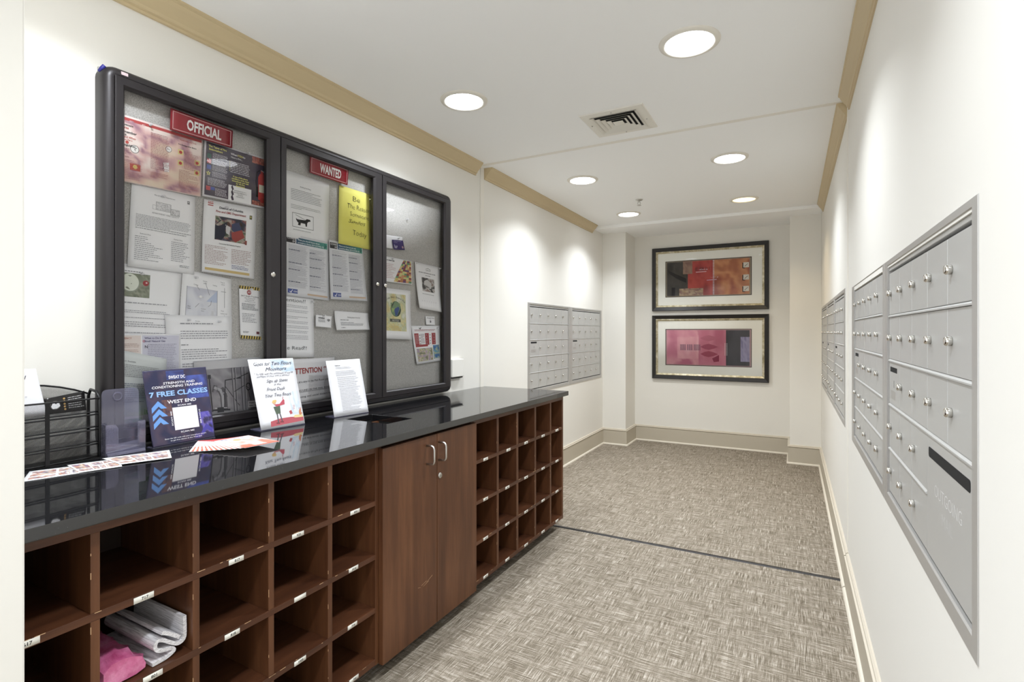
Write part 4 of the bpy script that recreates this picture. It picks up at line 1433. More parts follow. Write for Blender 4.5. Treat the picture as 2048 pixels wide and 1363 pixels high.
o, fm, w, h = wall_sheet('globe_poster', 'white poster with a painted green and blue globe in a yellow meadow', 'poster', [(2.140, 1.543), (2.408, 1.541), (2.404, 1.256), (2.140, 1.266)], 0.012, (242, 242, 245), 0.016)
ik = Ink(w, h, 5)
ik.photo(0.06, 0.10, 0.84, 0.84, [(222, 222, 206), (206, 208, 170), (190, 196, 150), (224, 214, 150), (208, 190, 120)], 26, 24, 2.5, 6, 1.4, (0, 0.5))
ik.disc(0.52, 0.40, 0.155, (60, 74, 60), None, 32).disc(0.52, 0.40, 0.148, (112, 146, 104), None, 32)
ik.photo(0.36, 0.28, 0.66, 0.36, [(112, 146, 104), (150, 176, 110), (100, 130, 110)], 8, 4, 3, 2)
ik.poly([(0.47, 0.40), (0.60, 0.34), (0.66, 0.42), (0.60, 0.52), (0.50, 0.54)], (60, 84, 150)).poly([(0.36, 0.36), (0.46, 0.30), (0.50, 0.38), (0.42, 0.48)], (150, 180, 90))
ik.rect(0.32, 0.60, 0.66, 0.66, (92, 92, 84))
for q in range(12):
    ik.disc(0.12 + 0.06 * q, 0.74 + 0.04 * math.sin(q * 2.2), 0.014, (222, 196, 84))
ik.build('picture', fm, o)
ik = Ink(w, h, 5)
for q, ch in enumerate('Earth Day Every Day'):
    a_ = (q - 9) * 0.10
    ik.text(ch, 0.50 + 0.37 * math.sin(a_), 0.40 - 0.22 * math.cos(a_), 0.034, (70, 74, 66), 'c', bold=0.02, rot=-a_)
ik.text('RECYCLE', 0.49, 0.647, 0.034, (210, 210, 200), 'c', bold=0.01)
ik.lines(0.08, 0.48, 0.26, 0.58, 6, (150, 150, 150), 0.4)
ik.build('lettering', fm, o)

o, fm, w, h = wall_sheet('lost_item_notice', 'white tear-off notice with a grey photo and vertical slips, right side of the right door', 'notice', [(2.444, 1.714), (2.694, 1.706), (2.683, 1.425), (2.463, 1.441)], 0.014, (242, 242, 245), 0.020)
ik = Ink(w, h, 5)
ik.photo(0.22, 0.30, 0.75, 0.60, [(70, 70, 72), (130, 126, 124), (196, 192, 190), (216, 214, 214), (150, 130, 124)], 20, 16, 1.8, 8, 1.8)
ik.poly([(0.32, 0.38), (0.45, 0.33), (0.62, 0.40), (0.60, 0.52), (0.42, 0.54), (0.30, 0.46)], (204, 202, 202)).disc(0.44, 0.43, 0.016, (40, 40, 44))
ik.line([(0.40, 0.11), (0.50, 0.085), (0.60, 0.11)], 0.008, (90, 110, 100))
ik.build('picture', fm, o)
ik = Ink(w, h, 5)
ik.text('petfinders', 0.5, 0.145, 0.030, (100, 110, 106), 'c')
ik.lines(0.12, 0.19, 0.86, 0.22, 1, (120, 120, 126), 0.5).lines(0.38, 0.245, 0.6, 0.27, 1, (120, 120, 126), 0.5)
ik.lines(0.20, 0.655, 0.72, 0.68, 1, (160, 160, 170), 0.5)
for q in range(7):
    ik.text('call', 0.17 + q * 0.10, 0.84, 0.022, (180, 180, 188), rot=math.pi / 2).line([(0.12 + q * 0.10, 0.74), (0.13 + q * 0.10, 0.97)], 0.002, (206, 206, 212))
ik.build('lettering', fm, o)

o, fm, w, h = wall_sheet('note_card', 'small white card with a tiny drop symbol, just above the red and white leaflet', 'card', [(2.548, 1.396), (2.640, 1.396), (2.640, 1.343), (2.548, 1.345)], 0.012, (242, 242, 245), 0.004)
ik = Ink(w, h, 5)
ik.text('Thank You', 0.5, 0.26, 0.13, (90, 90, 96), 'c', fit=0.8).disc(0.5, 0.62, 0.13, (120, 120, 126)).disc(0.5, 0.62, 0.08, (220, 220, 224)).line([(0.5, 0.36), (0.5, 0.5)], 0.05, (120, 120, 126))
ik.build('lettering', fm, o)

o, fm, w, h = wall_sheet('leaflet_page', 'red and white leaflet page with a blue corner at the lower right of the board', 'leaflet', [(2.413, 1.337), (2.700, 1.341), (2.700, 1.121), (2.454, 1.110)], 0.013, (242, 242, 245), 0.008)
ik = Ink(w, h, 5)
ik.rect(0.06, 0.20, 0.20, 0.56, (176, 62, 68)).rect(0.20, 0.50, 0.50, 0.56, (176, 62, 68)).rect(0.42, 0.20, 0.56, 0.52, (176, 62, 68)).rect(0.66, 0.20, 0.80, 0.52, (176, 62, 68))
for u_ in (0.235, 0.47, 0.60, 0.74):
    for v_ in (0.25, 0.33, 0.41, 0.48):
        ik.disc(u_, v_, 0.020, (90, 74, 78)).disc(u_, v_, 0.013, (214, 190, 190))
ik.photo(0.07, 0.60, 0.66, 0.94, [(176, 150, 176), (206, 186, 196), (150, 160, 120), (196, 196, 150), (226, 200, 170), (130, 130, 100)], 24, 12, 3.0, 7, 1.8)
ik.photo(0.68, 0.54, 0.93, 0.92, [(50, 110, 170), (70, 140, 200), (206, 206, 120), (90, 160, 190)], 12, 10, 1.6, 1, 1.4)
ik.line([(0.24, 0.06), (0.27, 0.09), (0.30, 0.05)], 0.02, (30, 30, 34))
ik.build('picture', fm, o)
ik = Ink(w, h, 5)
ik.lines(0.08, 0.10, 0.86, 0.16, 2, (190, 130, 136), 0.4).lines(0.26, 0.22, 0.40, 0.48, 9, (150, 130, 134), 0.4).lines(0.08, 0.24, 0.18, 0.48, 8, (214, 170, 172), 0.4)
ik.build('lettering', fm, o)

# push pins; each label tells which sheet it holds
for s, z, d, wh in ((1.010, 2.020, 0.018, 'through the red top band of the pale red poster'), (1.375, 2.030, 0.021, 'at the top of the dark extinguisher poster'), (1.052, 1.782, 0.016, 'at the top of the typed letter with drawn boxes'),
                    (1.285, 1.790, 0.018, 'at the top of the fire department notice'), (0.985, 1.500, 0.014, 'at the top of the smoke alarm notice'), (1.140, 1.345, 0.018, 'at the left of the letter above the pipe photo'),
                    (1.255, 1.340, 0.018, 'at the right of the letter above the pipe photo'), (1.168, 1.504, 0.016, 'at the top of the room corner diagram'), (1.392, 1.476, 0.016, 'in the yellow striped end of the narrow notice'),
                    (2.066, 1.995, 0.022, 'in the upper right corner of the yellow sheet'), (1.765, 1.378, 0.022, 'in the tiny wireless card'), (1.700, 1.440, 0.018, 'at the right corner of the handwritten attention sheet'),
                    (1.935, 1.315, 0.016, 'under the parking note'), (2.298, 1.828, 0.016, 'in the small blank white card'), (2.248, 1.705, 0.016, 'at the top of the multicoloured flyer'),
                    (2.680, 1.698, 0.018, 'in the upper right corner of the tear-off notice'), (2.456, 1.706, 0.018, 'in the upper left corner of the tear-off notice'), (2.38, 1.95, 0.008, 'alone in bare felt in the upper middle of the right door'),
                    (2.60, 1.93, 0.008, 'alone in bare felt near the upper right of the right door'), (2.66, 1.325, 0.018, 'at the top of the red and white leaflet page')):
    pin(s, z, d, wh)

# ------------------------------------------------------------------ wall mailboxes
# local frame of a unit: x to the viewer's right, y into the wall, z up
_door_mesh = {}
def mailbox_unit(label, loc, rz, W, H, dx0, dx1, dz0, dz1, cols, rows, special=None, big=None, side='right'):
    """dx0..dx1, dz0..dz1: the field of doors; special = (col,row) of the slotted master door; big = (c0,c1,r0,r1,kind)"""
    if side == 'right':                                   # measured on a plane a touch nearer than the wall
        k_ = 1.033
        loc = (loc[0], loc[1] * k_, 1.3 + (loc[2] - 1.3) * k_)
        W, H, dx0, dx1, dz0, dz1 = [q * k_ for q in (W, H, dx0, dx1, dz0, dz1)]
    t = thing('mailbox_unit', label, 'mailboxes', loc, rz, 'wall mailbox units')
    OUT = 0.020
    fm_ = MB()
    O_ = [(0, 0), (W, 0), (W, H), (0, H)]
    I_ = [(dx0 - 0.004, dz0 - 0.004), (dx1 + 0.004, dz0 - 0.004), (dx1 + 0.004, dz1 + 0.018), (dx0 - 0.004, dz1 + 0.018)]
    def ra(P_, y):
        return [(p[0], y, p[1]) for p in P_]
    def ins(P_, a):
        cx_ = sum(p[0] for p in P_) / 4
        cz_ = sum(p[1] for p in P_) / 4
        return [(p[0] + (a if p[0] < cx_ else -a), p[1] + (a if p[1] < cz_ else -a)) for p in P_]
    rings = [ra(O_, 0.0), ra(O_, -OUT + 0.006), ra(ins(O_, 0.003), -OUT), ra(ins(I_, -0.003), -OUT), ra(I_, -OUT + 0.003), ra(I_, 0.004)]
    V = [p for rg in rings for p in rg]
    F = []
    for i in range(len(rings) - 1):
        for q in range(4):
            F.append((i * 4 + q, i * 4 + (q + 1) % 4, (i + 1) * 4 + (q + 1) % 4, (i + 1) * 4 + q))
    F.append((20, 21, 22, 23))
    fm_.add(V, F)
    fm_.build('frame', M['mail_frame'], t)
    box((dx0 - 0.003, -0.0045, dz1 + 0.0155), (dx1 + 0.003, -0.0005, dz1 + 0.0175)).build('top_groove', M['seam'], t)
    box((dx0 - 0.002, -0.015, dz1 + 0.004), (dx1 + 0.002, -0.001, dz1 + 0.0135)).build('top_rail', M['mail'], t, bevel=0.001)
    box((dx0 - 0.003, -0.0035, dz0 - 0.003), (dx1 + 0.003, 0.0, dz1 + 0.003)).build('dark_box_interior', M['gapshadow'], t)
    cw, rh = (dx1 - dx0) / cols, (dz1 - dz0) / rows
    for r_ in range(1, rows):                              # thin sloping ledges between the rows
        z = dz1 - r_ * rh
        x0, x1 = dx0, dx1
        if big and big[2] < r_ <= big[3]:
            x0, x1 = (dx0, dx0 + big[0] * cw) if big[0] > 0 else (dx0 + (big[1] + 1) * cw, dx1)
        if x1 - x0 < 0.01:
            continue
        lg = MB().prism([(-0.003, z - 0.0035), (-0.018, z - 0.0035), (-0.018, z - 0.0005), (-0.013, z + 0.0035), (-0.003, z + 0.0035)], 0, x0, x1)
        lg.build('ledge', M['mail'], t)
    def lockmesh(sc=1.0):
        l_ = MB().lathe([(0.0088 * sc, 0.0), (0.0088 * sc, -0.0085), (0.0072 * sc, -0.0108), (0, -0.0108)], (0, 0, 0), 'y', 16)
        l_.box((-0.0008, -0.0114, -0.004), (0.0008, -0.0107, 0.004))
        return l_
    key = (round(cw, 4), round(rh, 4))
    for r_ in range(rows):
        for c_ in range(cols):
            x0, z1 = dx0 + c_ * cw, dz1 - r_ * rh
            if big and big[0] <= c_ <= big[1] and big[2] <= r_ <= big[3]:
                if (c_, r_) != (big[0], big[2]):
                    continue
                bw, bh = (big[1] - big[0] + 1) * cw, (big[3] - big[2] + 1) * rh
                d_ = box((0.0015, -0.0155, -bh + 0.004), (bw - 0.0015, -0.003, -0.004)).build('large_door', M['mail'], t, loc=(x0, 0, z1), bevel=0.0012)
                d_['label'] = 'larger blank grey door'
                if big[4] == 'slot':
                    sl = MB()
                    n_ = 8
                    pts = []
                    hw, hh, rr_ = bw / 2 - 0.018, 0.0105, 0.006
                    for (cx_, cz_, a0) in ((hw - rr_, hh - rr_, 0), (-hw + rr_, hh - rr_, 90), (-hw + rr_, -hh + rr_, 180), (hw - rr_, -hh + rr_, 270)):
                        for q in range(5):
                            a = math.radians(a0 + 22.5 * q)
                            pts.append((bw / 2 + cx_ + rr_ * math.cos(a), -0.038 + cz_ + rr_ * math.sin(a)))
                    sl.prism(pts, 1, -0.0160, -0.0150)
                    sl.build('slot', M['dark'], d_)
                    ik = Ink(1, 1)
                    ik.text('OUTGOING', bw * 0.5, -0.118, 0.026, (222, 222, 220), 'c', bold=-0.02)
                    ik.text('MAIL', bw * 0.5, -0.160, 0.026, (206, 206, 204), 'c', bold=-0.02)
                    for it in range(len(ik.items)):
                        pts, fs, c, op_ = ik.items[it]
                        v0 = -0.118 if it == 0 else -0.160
                        ik.items[it] = ([(u, v0 - (v - v0)) for u, v in pts], fs, c, op_)
                    ik.build('engraved_lettering', lambda u, v, off: (u, -0.0156, v), d_)
                else:
                    lockmesh(1.25).build('lock', M['chrome'], d_, loc=(0.030, -0.0155, -bh * 0.42))
                    if big[4] == 'parcel':
                        lockmesh(1.25).build('lock', M['chrome'], d_, loc=(bw * 0.55, -0.0155, -bh * 0.42))
                continue
            if special and (c_, r_) == special:
                d_ = box((0.0015, -0.0150, -rh + 0.004), (cw - 0.0015, -0.003, -0.004)).build('master_door', M['mail'], t, loc=(x0, 0, z1), bevel=0.0008)
                d_['label'] = 'slotted carrier lock door'
                box((0.020, -0.0154, -0.032), (cw - 0.035, -0.0145, -0.018)).build('slot', M['dark'], d_)
                box((cw * 0.48, -0.0153, -0.075), (cw * 0.48 + 0.003, -0.0145, -0.055)).build('keyhole', M['dark'], d_)
                pl = MB()
                pl.box((0.030, -0.0156, -0.108), (cw - 0.060, -0.0148, -0.084))
                pl.build('small_plate', M['mail_frame'], d_)
                continue
            if key not in _door_mesh:
                d_ = box((0.0016, -0.0150, -rh + 0.004), (cw - 0.0016, -0.003, -0.004)).build('door', M['mail'], t, loc=(x0, 0, z1), bevel=0.0012)
                l_ = lockmesh().build('lock', M['chrome'], d_, loc=(0.030, -0.0150, -rh * 0.49))
                _door_mesh[key] = (d_, l_)
            else:
                pd, pl_ = _door_mesh[key]
                d_ = pd.copy()
                C.objects.link(d_)
                d_.parent = t
                d_.location = (x0, 0, z1)
                l_ = pl_.copy()
                C.objects.link(l_)
                l_.parent = d_
    return t


RR = -math.pi / 2
XR = WR + 0.018
# near bank: B is the far unit of the pair, A the near one
mailbox_unit('grey mailbox unit with a long black outgoing slot, nearest the camera on the right wall', (XR, 1.886, 0.806), RR, 0.886, 0.700, 0.056, 0.850, 0.040, 0.664, 5, 5, (0, 2), (3, 4, 3, 4, 'slot'))
mailbox_unit('grey mailbox unit of the near right wall pair, farther one, without the long slot', (XR, 2.845, 0.806), RR, 0.956, 0.700, 0.090, 0.918, 0.040, 0.676, 5, 5, (0, 2), (4, 4, 4, 4, 'plain'))
# far bank of three
mailbox_unit('grey mailbox unit of the far right wall three, the one nearest the camera', (XR, 4.005, 0.805), RR, 0.802, 0.725, 0.045, 0.745, 0.035, 0.685, 4, 5, (0, 2))
mailbox_unit('grey mailbox unit in the middle of the far right wall three', (XR, 4.810, 0.805), RR, 0.802, 0.725, 0.045, 0.760, 0.035, 0.685, 5, 5, (0, 2), (0, 1, 4, 4, 'parcel'))
mailbox_unit('grey mailbox unit of the far right wall three, the one next to the end corner', (XR, 5.618, 0.805), RR, 0.805, 0.725, 0.050, 0.760, 0.035, 0.685, 4, 5, (0, 2))
RL = math.pi / 2
mailbox_unit('grey mailbox unit on the left wall just beyond the counter end, left of its pair', (WF - 0.016, 3.938, 0.775), RL, 0.940, 0.778, 0.045, 0.905, 0.036, 0.742, 5, 5, (0, 2), side='left')
mailbox_unit('grey mailbox unit on the left wall next to the far corner, right of its pair', (WF - 0.016, 4.880, 0.775), RL, 0.985, 0.778, 0.072, 0.940, 0.036, 0.742, 5, 5, (0, 2), side='left')

# ------------------------------------------------------------------ framed prints on the end wall
def picture(label, x0, x1, z0, z1, draw, seed):
    W, H = x1 - x0, z1 - z0
    t = thing('framed_picture', label, 'picture', (x0, YB, z0))
    D = 0.032
    def ring(name, a, b, ya, yb, m_, th0=0.0):
        mb = MB()
        O_ = [(a, a), (W - a, a), (W - a, H - a), (a, H - a)]
        I_ = [(b, b), (W - b, b), (W - b, H - b), (b, H - b)]
        R_ = [[(p[0], -0.001, p[1]) for p in O_], [(p[0], ya, p[1]) for p in O_], [(p[0] + (0.004 if p[0] < W / 2 else -0.004), ya - 0.002, p[1] + (0.004 if p[1] < H / 2 else -0.004)) for p in O_], [(p[0], yb, p[1]) for p in I_], [(p[0], -0.001, p[1]) for p in I_]]
        V = [p for r_ in R_ for p in r_]
        F = [(i * 4 + q, i * 4 + (q + 1) % 4, (i + 1) % 5 * 4 + (q + 1) % 4, (i + 1) % 5 * 4 + q) for i in range(5) for q in range(4)]
        mb.add(V, F)
        return mb.build(name, m_, t)
    ring('outer_frame', 0.0, 0.043, -D, -D + 0.008, M['frame_black'])
    ring('inner_lip', 0.0435, 0.066, -D + 0.008, -D + 0.014, M['frame_silver'])
    fm = lambda u, v, off=0.0: (u * W, -0.012 - off, H - v * H)
    box((0.060, -0.012, 0.060), (W - 0.060, -0.004, H - 0.060)).build('mat_board', mat('ivory_mat_board', (246, 245, 238), 0.8), t)
    ik = Ink(W, H, seed)
    draw(ik)
    ik.build('printed_artwork', fm, t)
    MB().face([(0.066, -0.0165, 0.066), (W - 0.066, -0.0165, 0.066), (W - 0.066, -0.0165, H - 0.066), (0.066, -0.0165, H - 0.066)]).build('glass_pane', M['glass'], t, fixn=False)
    return t


def art_red(ik):
    a0, a1, b0, b1 = 0.128, 0.858, 0.225, 0.775
    U = lambda x: a0 + (a1 - a0) * x
    Vv = lambda y: b0 + (b1 - b0) * y
    ik.rect(a0 - 0.006, b0 - 0.010, a1 + 0.006, b1 + 0.010, (74, 56, 44))
    ik.rect(a0, b0, a1, b1, (160, 148, 122))
    ik.photo(U(0.01), Vv(0.015), U(0.27), Vv(0.985), [(66, 62, 58), (84, 78, 72), (58, 54, 52)], 14, 14, 1.0, 3, 1.0)
    ik.poly([(U(0.03), Vv(0.25)), (U(0.25), Vv(0.50)), (U(0.25), Vv(0.62)), (U(0.14), Vv(0.50)), (U(0.03), Vv(0.32))], (44, 40, 40))
    ik.rect(U(0.07), Vv(0.74), U(0.115), Vv(0.985), (40, 36, 38))
    ik.photo(U(0.27), Vv(0.015), U(0.57), Vv(0.985), [(158, 40, 40), (186, 50, 44), (204, 66, 50), (170, 44, 40)], 16, 16, 1.1, 5, 1.2)
    ik.photo(U(0.57), Vv(0.015), U(0.985), Vv(0.985), [(184, 104, 56), (206, 128, 70), (220, 148, 84), (202, 116, 60), (168, 76, 50)], 24, 16, 1.2, 6, 1.0, (-0.6, 0))
    ik.photo(U(0.21), Vv(0.0), U(0.325), Vv(0.37), [(150, 112, 92), (170, 134, 108), (136, 96, 86)], 6, 6, 1.4, 2)
    ik.photo(U(0.165), Vv(0.78), U(0.455), Vv(0.985), [(176, 146, 104), (200, 176, 136), (134, 92, 96), (160, 120, 100)], 14, 6, 1.8, 2)
    for x in (0.365, 0.38, 0.42, 0.44, 0.455, 0.485, 0.50, 0.525):
        ik.line([(U(x), Vv(0.20)), (U(x), Vv(0.29))], 0.006, (60, 50, 56))
    ik.line([(U(0.37), Vv(0.33)), (U(0.49), Vv(0.325))], 0.010, (230, 190, 196)).line([(U(0.50), Vv(0.57)), (U(0.61), Vv(0.56))], 0.010, (214, 170, 200))
    for k in range(22):
        ik.rect(U(0.568), Vv(0.02 + k * 0.044), U(0.585), Vv(0.042 + k * 0.044), (212, 196, 206))
    for y in (0.13, 0.46, 0.77):
        ik.rect(U(0.905), Vv(y + 0.01), U(0.935), Vv(y + 0.16), (40, 30, 30)).rect(U(0.915), Vv(y), U(0.978), Vv(y + 0.14), (226, 220, 206))
        ik.line([(U(0.93), Vv(y + 0.11)), (U(0.965), Vv(y + 0.04))], 0.006, (60, 56, 56))


def art_pink(ik):
    a0, a1, b0, b1 = 0.128, 0.858, 0.225, 0.775
    U = lambda x: a0 + (a1 - a0) * x
    Vv = lambda y: b0 + (b1 - b0) * y
    ik.rect(a0 - 0.006, b0 - 0.010, a1 + 0.006, b1 + 0.010, (84, 66, 64))
    ik.rect(a0, b0, a1, b1, (188, 150, 150))
    ik.photo(U(0.01), Vv(0.015), U(0.40), Vv(0.985), [(208, 118, 144), (222, 138, 160), (230, 158, 172), (200, 104, 136)], 20, 16, 1.2, 7, 1.0)
    ik.photo(U(0.14), Vv(0.20), U(0.40), Vv(0.82), [(236, 170, 180), (228, 152, 168), (240, 182, 192)], 14, 10, 1.2, 8, 1.0)
    ik.photo(U(0.40), Vv(0.015), U(0.72), Vv(0.985), [(208, 110, 138), (216, 126, 152), (198, 96, 128)], 16, 16, 1.0, 9, 1.0)
    for y, c in ((0.24, (196, 100, 128)), (0.48, (178, 72, 106)), (0.68, (178, 66, 98))):
        ik.poly([(U(0.42), Vv(y)), (U(0.47), Vv(y - 0.06)), (U(0.52), Vv(y - 0.085)), (U(0.58), Vv(y - 0.05)), (U(0.63), Vv(y)), (U(0.58), Vv(y + 0.05)), (U(0.52), Vv(y + 0.085)), (U(0.47), Vv(y + 0.06))], c)
    ik.poly([(U(0.56), Vv(0.80)), (U(0.64), Vv(0.70)), (U(0.64), Vv(0.88)), (U(0.58), Vv(0.90))], (160, 44, 84))
    ik.photo(U(0.72), Vv(0.015), U(0.985), Vv(0.985), [(60, 56, 62), (72, 68, 74), (54, 50, 56)], 10, 14, 1.0, 3, 1.0)
    ik.photo(U(0.885), Vv(0.20), U(0.985), Vv(0.87), [(136, 130, 176), (164, 158, 196), (120, 112, 160)], 6, 10, 1.5, 4, 1.2)
    R_ = random.Random(2)
    for k in range(21):
        x = 0.18 + k * 0.0118
        if k in (6, 13):
            continue
        ik.line([(U(x), Vv(0.42)), (U(x + 0.002), Vv(0.58))], 0.006, (76, 58, 96))
    ik.line([(U(0.24), Vv(0.60)), (U(0.40), Vv(0.60))], 0.004, (226, 190, 196))
    for k in range(10):
        ik.rect(U(0.705), Vv(0.38 + k * 0.034), U(0.714), Vv(0.40 + k * 0.034), (236, 220, 230)).rect(U(0.726), Vv(0.38 + k * 0.034), U(0.735), Vv(0.40 + k * 0.034), (200, 200, 210))


picture('framed red and orange abstract print, upper of two on the end wall', -1.472, -0.222, 1.548, 2.289, art_red, 1)
picture('framed pink abstract print, lower of two on the end wall', -1.472, -0.222, 0.752, 1.496, art_pink, 2)

# ------------------------------------------------------------------ things on the countertop
CT = 0.909
def L3(d, s, z):
    return Vector(LW(d, s, z))


def free_sheet(name, label, cat, q, col=(242, 242, 245), curl=0.0, wave=0.0, group=None, mt=None, lift=0.0):
    """q = tl,tr,br,bl as (d,s,z) in the near-left frame"""
    c = [sum(p[i] for p in q) / 4 for i in range(3)]
    pts = [Vector((p[0] - c[0], p[1] - c[1], p[2] - c[2])) for p in q]
    n_ = (pts[2] - pts[3]).cross(pts[0] - pts[3]).normalized()
    if n_.x < -0.01 or (abs(n_.x) < 0.4 and n_.z < 0):
        n_ = -n_
    fm = flatmap(pts[0] + n_ * lift, pts[1] + n_ * lift, pts[2] + n_ * lift, pts[3] + n_ * lift, n_, curl, wave)
    o = paper(name, fm, col, mt=mt)
    o.location = LW(*c)
    o.rotation_euler = (0, 0, LROT)
    tag(o, label, cat, group)
    w_ = ((pts[1] - pts[0]).length + (pts[2] - pts[3]).length) / 2
    h_ = ((pts[3] - pts[0]).length + (pts[2] - pts[1]).length) / 2
    return o, fm, w_, h_


def l_stand(label, q, foot, bowed=0.0):
    """clear slanted panel with a flat foot reaching back"""
    b0, b1 = q[3], q[2]
    t = thing('sign_holder', label, 'sign holder', LW(b0[0], b0[1], CT), LROT)
    O3 = Vector((b0[0], b0[1], CT))
    p = [Vector(x) - O3 for x in q]
    n_ = (p[2] - p[3]).cross(p[0] - p[3]).normalized()
    if n_.x < 0:
        n_ = -n_
    mb = MB()
    th = 0.0022
    fr = [x - n_ * 0.0016 for x in p]
    bk = [x - n_ * (0.0016 + th) for x in p]
    mb.add(fr + bk, [(0, 1, 2, 3), (7, 6, 5, 4), (0, 4, 5, 1), (1, 5, 6, 2), (2, 6, 7, 3), (3, 7, 4, 0)])
    mb.build('back_panel', M['acrylic_thin'], t)
    side = (p[2] - p[3]).normalized()
    back = Vector((-side.y, side.x, 0))
    if back.x > 0:
        back = -back
    a, b = p[3].copy(), p[2].copy()
    a.z = b.z = 0.0004
    f_ = [a + Vector((0.001, 0, 0)), b + Vector((0.001, 0, 0)), b + back * foot, a + back * foot]
    mb = MB()
    mb.add(f_ + [x + Vector((0, 0, 0.0028)) for x in f_], [(3, 2, 1, 0), (4, 5, 6, 7), (0, 1, 5, 4), (1, 2, 6, 5), (2, 3, 7, 6), (3, 0, 4, 7)])
    mb.build('foot', M['acrylic'], t, bevel=0.0006)
    return t


# blue gym flyer in its stand
q = [(0.079, 0.955, 1.169), (0.079, 1.168, 1.172), (0.100, 1.191, 0.9125), (0.100, 0.977, 0.9125)]
l_stand('clear slanted stand holding the blue gym flyer', q, 0.036)
o, fm, w, h = free_sheet('flyer', 'dark blue gym flyer reading 7 FREE CLASSES, standing before the notice board', 'flyer', q, (60, 58, 84), mt=M['print_gloss'])
ik = Ink(w, h, 3)
ik.photo(0.012, 0.01, 0.988, 0.99, [(50, 44, 66), (66, 56, 80), (58, 60, 92), (80, 66, 88), (50, 52, 84)], 26, 32, 1.2, 3.0, 1.2)
ik.photo(0.62, 0.10, 0.985, 0.42, [(58, 52, 84), (66, 80, 156), (74, 96, 190), (60, 62, 110)], 14, 12, 0.9, 5, 1.0, (0.9, 0))
ik.photo(0.34, 0.02, 0.62, 0.14, [(54, 66, 130), (66, 84, 150), (56, 58, 110)], 8, 5, 1.0, 2, 1.0)
ik.photo(0.66, 0.62, 0.985, 0.97, [(60, 56, 84), (62, 58, 130), (84, 76, 190), (120, 110, 200), (60, 56, 96)], 16, 16, 1.2, 7, 1.6, (0.8, 0))
ik.photo(0.22, 0.40, 0.36, 0.62, [(70, 56, 80), (120, 84, 78), (96, 70, 80)], 6, 8, 1.0, 2, 1.2)
for k in range(3):
    v = 0.425 + k * 0.105
    ik.poly([(0.06, v + 0.065), (0.165, v - 0.020), (0.285, v + 0.085), (0.20, v + 0.085), (0.165, v + 0.052), (0.055, v + 0.135)], (96, 160, 236))
ik.poly([(0.78, 0.90), (0.875, 0.79), (0.97, 0.87), (0.97, 0.93), (0.875, 0.87), (0.80, 0.95)], (74, 70, 176))
ik.rect(0.365, 0.515, 0.755, 0.82, (232, 232, 236))
ik.build('picture', fm, o, M['print_gloss'])
ik = Ink(w, h, 5)
W1 = (230, 230, 238)
ik.text('SWEAT DC', 0.50, 0.125, 0.042, W1, 'c', bold=0.03, fit=0.26)
ik.text('STRENGTH AND', 0.525, 0.195, 0.031, W1, 'c', bold=0.02, fit=0.50, shear=0.12)
ik.text('CONDITIONING TRAINING', 0.50, 0.242, 0.033, W1, 'c', bold=0.02, fit=0.80, shear=0.12)
ik.text('7 FREE CLASSES', 0.51, 0.350, 0.066, (140, 190, 250), 'c', bold=0.035, fit=0.92)
ik.text('WEST END', 0.53, 0.455, 0.045, W1, 'c', bold=0.025, fit=0.46)
ik.text('SCAN ME', 0.56, 0.500, 0.020, W1, 'c', bold=0.02, fit=0.22)
ik.text('SCAN ME', 0.555, 0.862, 0.022, W1, 'c', bold=0.02, fit=0.22)
ik.text('SCAN ME', 0.345, 0.755, 0.018, W1, 'l', bold=0.02, rot=math.pi / 2, fit=0.24)
ik.text('SCAN ME', 0.778, 0.58, 0.018, W1, 'l', bold=0.02, rot=-math.pi / 2, fit=0.24)
ik.text('Enter the QR code with your smartphone camera', 0.52, 0.925, 0.016, W1, 'c', bold=0.01, fit=0.66)
ik.text('to get free classes at the West End', 0.52, 0.955, 0.016, W1, 'c', bold=0.01, fit=0.50)
ik.build('lettering', fm, o, M['print_gloss'])

# handwritten sign
q = [(0.082, 1.333, 1.191), (0.096, 1.533, 1.189), (0.156, 1.546, 0.9135), (0.143, 1.349, 0.9135)]
l_stand('clear slanted stand holding the handwritten sign', q, 0.074)
o, fm, w, h = free_sheet('handwritten_sign', 'white handwritten sign with a drawn figure raising a red megaphone over a red hill', 'sign', q, (232, 232, 236), mt=M['print_gloss'])
ik = Ink(w, h, 3)
ik.photo(0.46, 0.01, 0.985, 0.20, [(228, 230, 236), (196, 216, 236), (176, 206, 234), (212, 222, 236)], 14, 8, 1.0, 4, 1.6, (0, -0.5))
ik.photo(0.74, 0.50, 0.95, 0.84, [(228, 230, 236), (206, 222, 236), (188, 212, 234), (222, 228, 236)], 10, 12, 1.0, 9, 1.5)
ik.poly([(0.22, 0.975), (0.235, 0.90), (0.45, 0.875), (0.70, 0.875), (0.985, 0.90), (0.985, 0.955), (0.60, 0.965)], (196, 78, 92))
ik.poly([(0.75, 0.88), (0.80, 0.855), (0.97, 0.86), (0.985, 0.90), (0.80, 0.895)], (232, 206, 130))
ik.line([(0.40, 0.935), (0.405, 0.80)], 0.018, (96, 90, 98)).line([(0.49, 0.925), (0.465, 0.80)], 0.018, (96, 90, 98))
ik.poly([(0.35, 0.70), (0.50, 0.69), (0.485, 0.80), (0.385, 0.81)], (86, 104, 84)).line([(0.36, 0.935), (0.42, 0.94)], 0.02, (140, 60, 70)).line([(0.45, 0.925), (0.51, 0.93)], 0.02, (140, 60, 70))
ik.disc(0.385, 0.635, 0.028, (224, 176, 120)).poly([(0.33, 0.64), (0.36, 0.605), (0.43, 0.60), (0.45, 0.625), (0.37, 0.635)], (232, 190, 80))
